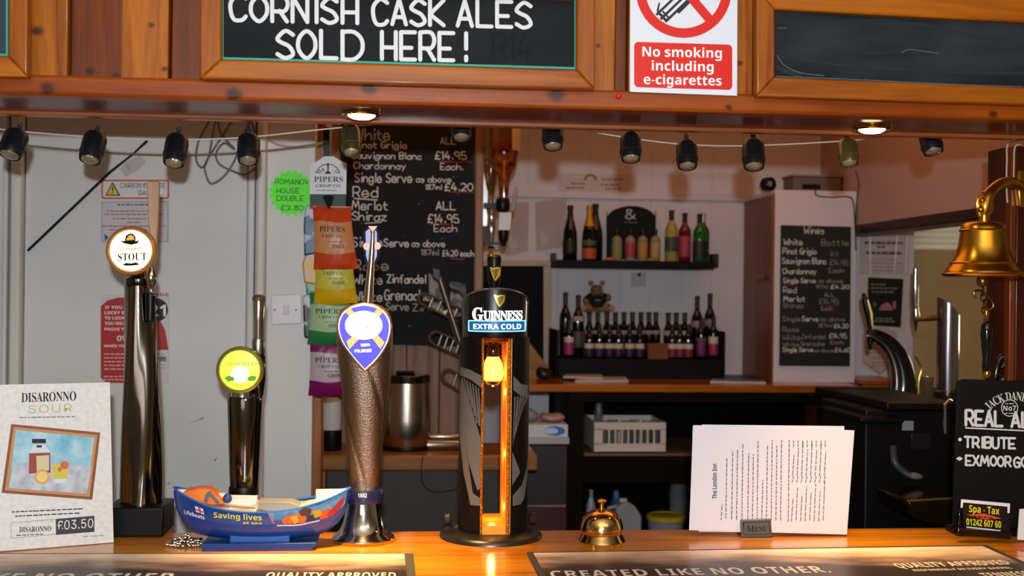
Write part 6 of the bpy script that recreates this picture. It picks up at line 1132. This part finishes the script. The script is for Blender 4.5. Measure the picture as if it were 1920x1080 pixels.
cable('power_cable', 'black cable dropping past the right edge of the cabinet front', 'cable', [(1530, 352), (1531, 366, -.01), (1560, 370, -.01), (1590, 369, -.01), (1600, 380, -.005), (1603, 420, -.005), (1605, 470, -.005)], YG-.012, .0022, BLACK)
cable('power_cable', 'thin dark cable running down beside the header above the posters', 'cable', [(1604, 320), (1610, 345), (1606, 380), (1604, 430)], YG-.02, .0016, BLACK)
# ------------------------------------------------------------------ posters on the narrow white wall
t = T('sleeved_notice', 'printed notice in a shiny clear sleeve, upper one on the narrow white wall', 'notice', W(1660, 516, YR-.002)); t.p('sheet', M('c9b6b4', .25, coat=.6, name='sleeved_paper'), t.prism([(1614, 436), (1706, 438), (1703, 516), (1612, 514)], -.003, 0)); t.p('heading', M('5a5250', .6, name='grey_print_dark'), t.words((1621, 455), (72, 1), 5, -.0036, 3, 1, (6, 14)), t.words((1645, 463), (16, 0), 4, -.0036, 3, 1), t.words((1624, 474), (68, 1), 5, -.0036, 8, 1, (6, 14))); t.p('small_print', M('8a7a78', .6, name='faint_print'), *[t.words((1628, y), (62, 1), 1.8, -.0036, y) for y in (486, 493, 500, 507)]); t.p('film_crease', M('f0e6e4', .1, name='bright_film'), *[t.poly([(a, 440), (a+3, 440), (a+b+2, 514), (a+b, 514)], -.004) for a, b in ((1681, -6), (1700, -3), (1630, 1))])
t = T('drinks_poster', 'black drinks poster with pale print on a white backing, middle of the narrow wall', 'poster', W(1658, 640, YR-.002)); t.p('backing', M('d8c4b4', .6, name='cream_card'), t.prism([(1614, 512), (1702, 516), (1698, 622), (1612, 618)], -.001, .001)); t.p('sheet', M('15160f', .4, name='black_poster'), t.prism([(1628, 520), (1694, 523), (1689, 614), (1626, 610)], -.003, -.0012)); t.p('lettering', M('8a8a72', .6, name='olive_print'), *[t.words((x, y), (w, 1), 2.4, -.0036, y) for x, y, w in ((1633, 533, 34), (1633, 540, 52), (1634, 547, 48), (1642, 597, 34), (1640, 602, 38))]); t.p('printed_car', M('b0706a', .6, name='dull_pink_print'), t.poly([(1648, 582), (1652, 572), (1664, 566), (1672, 574), (1674, 582)], -.0036), t.poly([(1674, 566), (1679, 563), (1680, 578), (1675, 580)], -.0036)); t.p('printed_leaf', M('5a6a20', .6, name='green_print'), t.disc(1640, 570, 4, -.0036, 10))
t = T('arched_card', 'pale arched and pointed card, lowest on the narrow white wall', 'card', W(1650, 706, YR-.002)); t.p('sheet', M('c9aa9a', .6, name='peach_card'), t.prism([(1617, 628)]+[(1650-33*math.cos(R(a)), 628-14*math.sin(R(a))) for a in range(20, 161, 20)]+[(1683, 628), (1680, 680), (1650, 704), (1618, 682)], -.003, 0)); t.p('border', M('9a6a60', .6, name='dull_red_print2'), *[t.poly(q, -.0036) for q in ([(1621, 660), (1678, 660), (1678, 661.5), (1621, 661.5)], [(1621, 678), (1650, 699), (1650, 701), (1621, 680)], [(1650, 699), (1678, 677), (1678, 679), (1650, 701)])]); t.p('small_print', M('9a7a70', .6, name='faint_print2'), *[t.words((1634, y), (34, 0), 2, -.0036, y) for y in (648, 654, 671, 680, 686)])
a = W(1606, 735, 3.5); b = W(1700, 712, 3.5)
t = T('pass_ledge', 'reddish wooden ledge under the posters beside the curved beer tap', 'ledge', (a.x, 3.5, a.z)); t.p('top', wood('7a2c0c', 'a84a18', 'x', .3, .3, knots=False, name='red_brown_wood'), box(.02, b.x-a.x, 0, YR-3.5-.002, W(1650, 722, 3.5).z-a.z, W(1650, 714, 3.5).z-a.z), bev=.002); t.p('apron', wood('9a5010', 'c07828', 'x', .35, .3, knots=False, name='orange_brown_wood'), box(.025, b.x-a.x-.005, .01, .03, W(1650, 736, 3.5).z-a.z, W(1650, 723, 3.5).z-a.z), bev=.002); t.p('support_panel', DARKWV, box(.03, b.x-a.x-.01, .032, .05, -a.z+.001, W(1650, 723, 3.5).z-a.z))
# ------------------------------------------------------------------ far pair of taps and black machine in the pass-through
YE = 3.1
# side counter of the pass-through
zq = W(1700, 745, YE).z
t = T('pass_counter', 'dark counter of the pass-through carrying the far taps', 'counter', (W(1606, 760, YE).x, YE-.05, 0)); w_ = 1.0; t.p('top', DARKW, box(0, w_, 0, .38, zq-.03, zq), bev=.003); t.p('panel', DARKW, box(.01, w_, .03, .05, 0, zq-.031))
t = T('curved_tap', 'black curved cobra-shaped beer tap with black and gold handle, in front of the posters', 'beer tap', W(1700, 745, YE)); t.e.location.z = zq
_o = t.loc.copy(); t.loc.z = zq
g = []
path = spline([(1692, 745, 0), (1694, 715, 0), (1688, 680, 0), (1672, 650, 0), (1648, 632, 0), (1630, 627, 0)], 6); n_ = len(path)
rad = [24-15*(k/(n_-1))**1.3 for k in range(n_)]
t.p('arched_column', M('14120f', .2, .3, coat=.4, name='black_gloss_metal'), t.tube([(a, b, 0) for a, b, c_ in path], rad, 20)); t.p('side_trim', M('6a6458', .25, .9, name='dull_steel'), t.tube([(a-rad[i]*.55, b+2, -rad[i]*t.s*.8) for i, (a, b, c_) in enumerate(path)], [r*.3 for r in rad], 10)); t.p('gold_edge', M('a8843a', .25, .9, name='gold_edge'), t.tube(spline([(1722, 742, 0), (1723, 712, 0), (1727, 690, 0), (1716, 668, 0)], 4), 1.8, 8))
t.p('valve', BLACK, t.tube([(1652, 632), (1634, 634), (1628, 634)], 4, 10), t.tube([(1631, 618), (1632, 640), (1632, 656)], [4.5, 6, 3.5], 12)); t.p('handle', BLACK, t.tube([(1632, 618), (1629, 590), (1622, 565), (1619, 550)], [4, 7, 6, 3], 12)); t.p('handle_gold_strip', M('c9b070', .25, .8, name='gold_strip'), t.tube([(1636, 612, -.008), (1634, 588, -.010), (1627, 562, -.010)], [2.5, 3.5, 2], 8))
t = T('tower_tap', 'chrome cylinder beer tower with slanted top and upright silver handle, in the pass-through', 'beer tap', (W(1776, 745, YE+.1).x, YE+.1, zq)); cx_ = 1776
vs, fs = lathe([(20*t.s, 0), (20*t.s, .1), (20*t.s, .27)], 36); zt2 = t.L(1776, 575)[1]
vs = [(x, y, (zt2 - x/(20*t.s)*18*t.s) if z > .2 else z) for x, y, z in vs]
t.p('tower', M('a8a4ac', .2, 1, name='satin_chrome'), (vs, fs), sharp=60); t.p('base_ring', CHROME, lathe([(23*t.s, 0), (23*t.s, .008), (20*t.s, .012)], 36))
t.p('spout_pipe', BRASS, t.tube([(1757, 596), (1740, 597), (1722, 599)], [5, 5.5, 3.5], 12)); t.p('faucet', CHROME, t.lathe(1717, [(2, 622), (4, 606), (6, 598), (7, 588), (5, 580), (6, 576)], 16)); t.p('handle', CHROME, t.lathe(1716, [(4, 577), (6, 565), (5.5, 530), (5, 504), (0, 502)], 18))
for k, (p, h_, c_) in enumerate(((1735, 706, 'c8b890'), (1748, 716, 'b0a8a0'))): o = T('pint_glass', 'tall clear glass beside the curved tap, %s one' % ('left' if k == 0 else 'right'), 'glass', (W(p, 745, YE).x, YE-.01+.05*k, zq)); o.p('bowl', M(c_, .06, tr=.85, name='clear_glass'), lathe([(.013, 0), (.014, .003), (.018, zz_:=W(p, h_, YE).z-zq), (.0168, zz_), (.0128, .006), (0, .006)], 22))
YX = 2.55
zm = W(1700, 752, YX).z
t = T('glass_washer', 'black under-bar machine with a small white label and pale hose, right of the menus', 'machine', (W(1605, 760, YX).x, YX, 0)); MB_ = M('050404', .45, spec=.3, name='black_enamel'); xx = lambda p: W(p, 800, YX).x-t.loc.x
t.p('body', MB_, box(xx(1622), xx(1790), 0, .28, .3, zm-.02), bev=.004); t.p('top_tray', M('0c0907', .4, spec=.3, name='dark_tray'), box(xx(1655), xx(1786), -.02, .30, zm-.02, zm), bev=.004); t.p('side_tray', MB_, box(xx(1600), xx(1682), -.04, .2, W(1640, 790, YX).z, W(1640, 778, YX).z), bev=.004); t.p('tray_rim', M('5a4020', .35, .4, name='bronze_rim'), tube([(xx(1658), -.022, zm-.002), (xx(1784), -.022, zm-.002)], .002, 6)); t.p('label', M('8a8886', .5, name='grey_label'), box(xx(1691), xx(1712), -.002, -.0005, W(1700, 807, YX).z, W(1700, 789, YX).z)); t.p('control_panel', M('15151a', .3, name='control_panel'), box(xx(1708), xx(1745), -.004, -.0005, W(1700, 842, YX).z, W(1700, 812, YX).z), bev=.001)
t.p('chrome_pipe', CHROME, tube([(xx(1759), -.03, W(1760, 756, YX).z), (xx(1760), -.03, W(1760, 810, YX).z)], .0035, 8), tube([(xx(1759), -.03, W(1760, 757, YX).z), (xx(1772), -.02, W(1760, 748, YX).z), (xx(1784), .0, W(1760, 752, YX).z)], .003, 8)); t.p('hose', M('3c3a3a', .4, name='grey_hose'), tube(spline([(xx(1668), -.02, W(1668, 835, YX).z), (xx(1666), -.035, W(1666, 862, YX).z), (xx(1682), -.04, W(1680, 880, YX).z), (xx(1694), -.045, W(1690, 886, YX).z)], 5), [.008]*15+[.007], 10)); t.p('hose_nozzle', M('7a6a5c', .4, name='pale_nozzle'), X(sph((0, 0, 0), (.020, .008, .008), 16, 8), (xx(1699), -.045, W(1700, 886, YX).z), (0, R(8), 0)))
t.p('leg', BLACK, box(xx(1626), xx(1636), .01, .03, 0, .3)); t.p('leg', BLACK, box(xx(1776), xx(1786), .01, .03, 0, .3))
t = T('amber_tray', 'amber glass dish tray low behind the bar, left of the black ale board', 'tray', W(1755, 985, 2.4)); t.p('tray', M('1c1204', .12, coat=.3, name='amber_glass'), t.prism([(1700, 938), (1798, 934), (1800, 985), (1745, 985), (1708, 968)], -.06, .1), bev=.006); t.p('rim', M('8a7230', .2, .5, name='amber_rim'), t.tube([(1701, 940, -.061), (1755, 936, -.061), (1798, 934, -.061)], 2, 8)); t.p('stand', BLACKM, box(-.02, .03, -.04, .06, -t.loc.z+.001, -.003))
# ------------------------------------------------------------------ right hand post and brass bell
YPZ = 2.12
pa = W(1892, 600, YPZ).x; pb_ = W(1990, 600, YPZ).x
t = T('bar_post', 'dark reddish wooden post at the right edge of the bar', 'post', (pa, YPZ, BZ)); PW = wood('2c0a02', '481806', 'z', .35, .15, knots=False, name='reddish_post_wood'); t.p('post', PW, box(.012, pb_-pa, 0, .10, 0, zb+.010-BZ), bev=.003); t.p('edge_bead', wood('6a2408', '8c4010', 'z', .35, .2, knots=False, name='orange_bead_wood'), box(0, .012, .0, .02, 0, zb+.010-BZ), bev=.002); t.p('side_board', PW, box(.001, .0115, .021, .09, 0, zb+.01-BZ))
t.e.location.y = YPZ; 
cable('lamp_flex', 'pair of white cables turning the corner at the top of the right hand post', 'cable', [(1940, 252), (1915, 262), (1890, 270), (1888, 300), (1887, 345), (1889, 380)], YPZ-.006, .0016, STR)
cable('lamp_flex', 'second white cable on the right hand post, running beside the first', 'cable', [(1945, 262), (1915, 270), (1903, 276), (1901, 310), (1901, 350)], YPZ-.006, .0014, STR)
cable('door_flex', 'pale thin cable dropping down the edge of the post', 'cable', [(1886, 270), (1884, 400), (1886, 560), (1890, 620)], YPZ-.0045, .0012, M('8a8078', .5, name='grey_flex')) if False else None
YBL = 2.02
t = T('brass_bell', 'large hanging brass bell on a bracket beside the right hand post', 'bell', W(1843, 520, YBL)); BB = M('dca83a', .27, 1, bump=.08, bs=30, name='bell_brass')
t.p('bell', BB, t.lathe(1843, [(66, 519), (72, 518), (73, 514), (68, 506), (58, 494), (50, 478), (45, 460), (42.5, 440), (41, 432), (40, 424), (36, 419), (26, 416.5), (10, 416)], 64), sharp=70)
t.p('shoulder_rings', BB, t.lathe(1843, [(41.5, 434), (43, 432), (41.5, 430)], 56), t.lathe(1843, [(59, 495), (60.5, 493), (58, 491)], 56), t.lathe(1843, [(73, 516), (74.5, 514), (72.5, 512)], 56))
t.p('crown_loop', BB, t.lathe(1845, [(10, 417), (9, 408), (10, 400), (12, 396)], 20), t.tube(spline([(1838, 405, 0), (1834, 390, 0), (1842, 378, 0), (1852, 386, 0), (1850, 402, 0)], 4), 4.5, 10))
t.p('bracket_arm', M('d29a38', .3, 1, bump=.3, bs=60, name='cast_brass'), t.tube(spline([(1846, 400, 0), (1848, 380, 0), (1856, 362, .0), (1872, 347, .01), (1892, 340, .03), (1908, 346, .05), (1925, 352, .08)], 5), [11, 12, 13, 14, 14, 13.5, 13, 12.5, 12, 11.5, 11, 10.5, 10, 10, 10, 10, 10, 10, 9.5, 9.5, 9.5, 9.5, 9.5, 9.5, 9.5, 9.5, 9.5, 9.5, 9.5, 9.5, 9.5], 14)); t.p('scroll_leaf', BB, t.tube(spline([(1836, 398, 0), (1832, 380, 0), (1840, 365, 0), (1850, 360, 0)], 4), 4, 8), t.tube(spline([(1854, 402, 0), (1860, 388, 0), (1856, 372, 0)], 4), 4, 8), sph((t.L(1836, 393)[0], -.006, t.L(1836, 393)[1]), .006), sph((t.L(1838, 376)[0], -.008, t.L(1838, 376)[1]), .005)); t.p('wall_plate', BB, t.prism([(1912, 318), (1934, 318), (1938, 352), (1934, 388), (1912, 388), (1908, 352)], .085, .0995), bev=.003)
t.p('clapper_ball', M('8a6a30', .3, 1, name='old_brass'), t.lathe(1842, [(0, 538), (8, 536), (11, 529), (10, 521), (4, 515), (3, 500)], 20)); ob = M('8a6a30', .3, 1, name='old_brass')
for k in range(4): y_ = 540+k*12; t.p('chain_link', ob, tube([(t.L(1843+k, y_)[0]+.005*math.cos(a)*(1 if k % 2 else .3), .005*math.cos(a)*(0 if k % 2 else 1), t.L(1843, y_+6)[1]+.008*math.sin(a)) for a in [2*PI*q/12 for q in range(12)]], .0016, 6, True))
t.p('chain_scroll', ob, t.tube(spline([(1830, 560, 0), (1826, 548, 0), (1838, 545, 0), (1856, 560, 0), (1862, 575, 0), (1850, 582, 0)], 4), 2.4, 8)); t.p('pull_collar', BRASSP, t.lathe(1849, [(3, 604), (5, 600), (4, 594), (6, 588), (4, 582), (2, 578)], 18)); t.p('pull_handle', BLACKG, t.lathe(1849, [(6, 698), (8, 690), (6.5, 675), (9.5, 645), (11, 622), (9, 608), (5, 602)], 26)); t.p('pull_finial', BRASSP, t.lathe(1850, [(3, 708), (7, 705), (8, 699), (6, 695)], 18))
t = T('pump_scroll', 'black cast scroll ornament rising behind the ale board beside the post', 'ornament', W(1876, 800, 2.14)); t.e.location.z = BZ-.0; 
z_ = t.loc.z; t.p('scroll', BLACKG, *(lambda g: [([(v[0], v[1], v[2]+z_-BZ) for v in q[0]], q[1]) for q in g])([t.tube(spline([(1868, 760, 0), (1866, 710, 0), (1872, 680, 0), (1880, 668, 0), (1884, 680, 0), (1876, 690, 0)], 4), 6, 10), t.tube(spline([(1872, 720, 0), (1884, 706, 0), (1880, 696, 0)], 4), 4, 8), t.tube([(1868, 760), (1868, 860), (1868, 985)], 7, 10)]))

# ------------------------------------------------------------------ third level: prints, caps and pieces belong to the part they sit on
def hang(pre, mains):
    for th in [o for o in list(bpy.data.objects) if o.type == 'EMPTY']:
        ch = [c for c in bpy.data.objects if c.parent is th]
        base = lambda c: c.name.split('.')[0]
        main = next((c for m_ in mains for c in ch if base(c) == m_), None)
        if not main: continue
        sub = [c for c in ch if c is not main and any(base(c).startswith(p) for p in pre)]
        if len(ch)-len(sub) < 2: continue
        for c in sub: c.parent = main
hang(('badge_l', 'badge_h', 'badge_g', 'badge_ribbon'), ('badge_face',))
hang(('cold_', 'head_l', 'head_h', 'head_r'), ('head_drum',))
hang(('lens',), ('housing',))
hang(('printed_', 'crimp', 'packet_l'), ('packet',))
hang(('lettering', 'handwriting', 'faded_h', 'red_', 'underline', 'chalk_', 'maker_', 'rubbed', 'painted_', 'printed', 'small_', 'ampersand', 'heading', 'logo', 'price', 'plate_', 'triangle', 'exclam', 'white_field', 'sheet_border', 'blue_', 'black_circle', 'grey_small', 'green_band', 'film', 'glare', 'rainbow', 'border', 'oval', 'mark', 'screw', 'rocker', 'prohibition', 'cigarette'), ('board', 'sheet', 'card', 'plate', 'paper', 'carton'))
hang(('flag', 'lettering', 'picture', 'gunwale'), ('hull',))
hang(('band_l',), ('navy_band',)); hang(('arm_rung', 'arm_end'), ('arm_rail',)); hang(('sleeve_p',), ('left_shell',)); hang(('lamp_cap',), ('amber_lamp',)); hang(('cone',), ('case',)); hang(('slat',), ('front_frame',)); hang(('shirt_l',), ('black_shirt',)); hang(('handle_s', 'handle_e', 'handle_c', 'handle_g', 'handle_h'), ('handle', 'tap_handle')); hang(('card_',), ('card',))
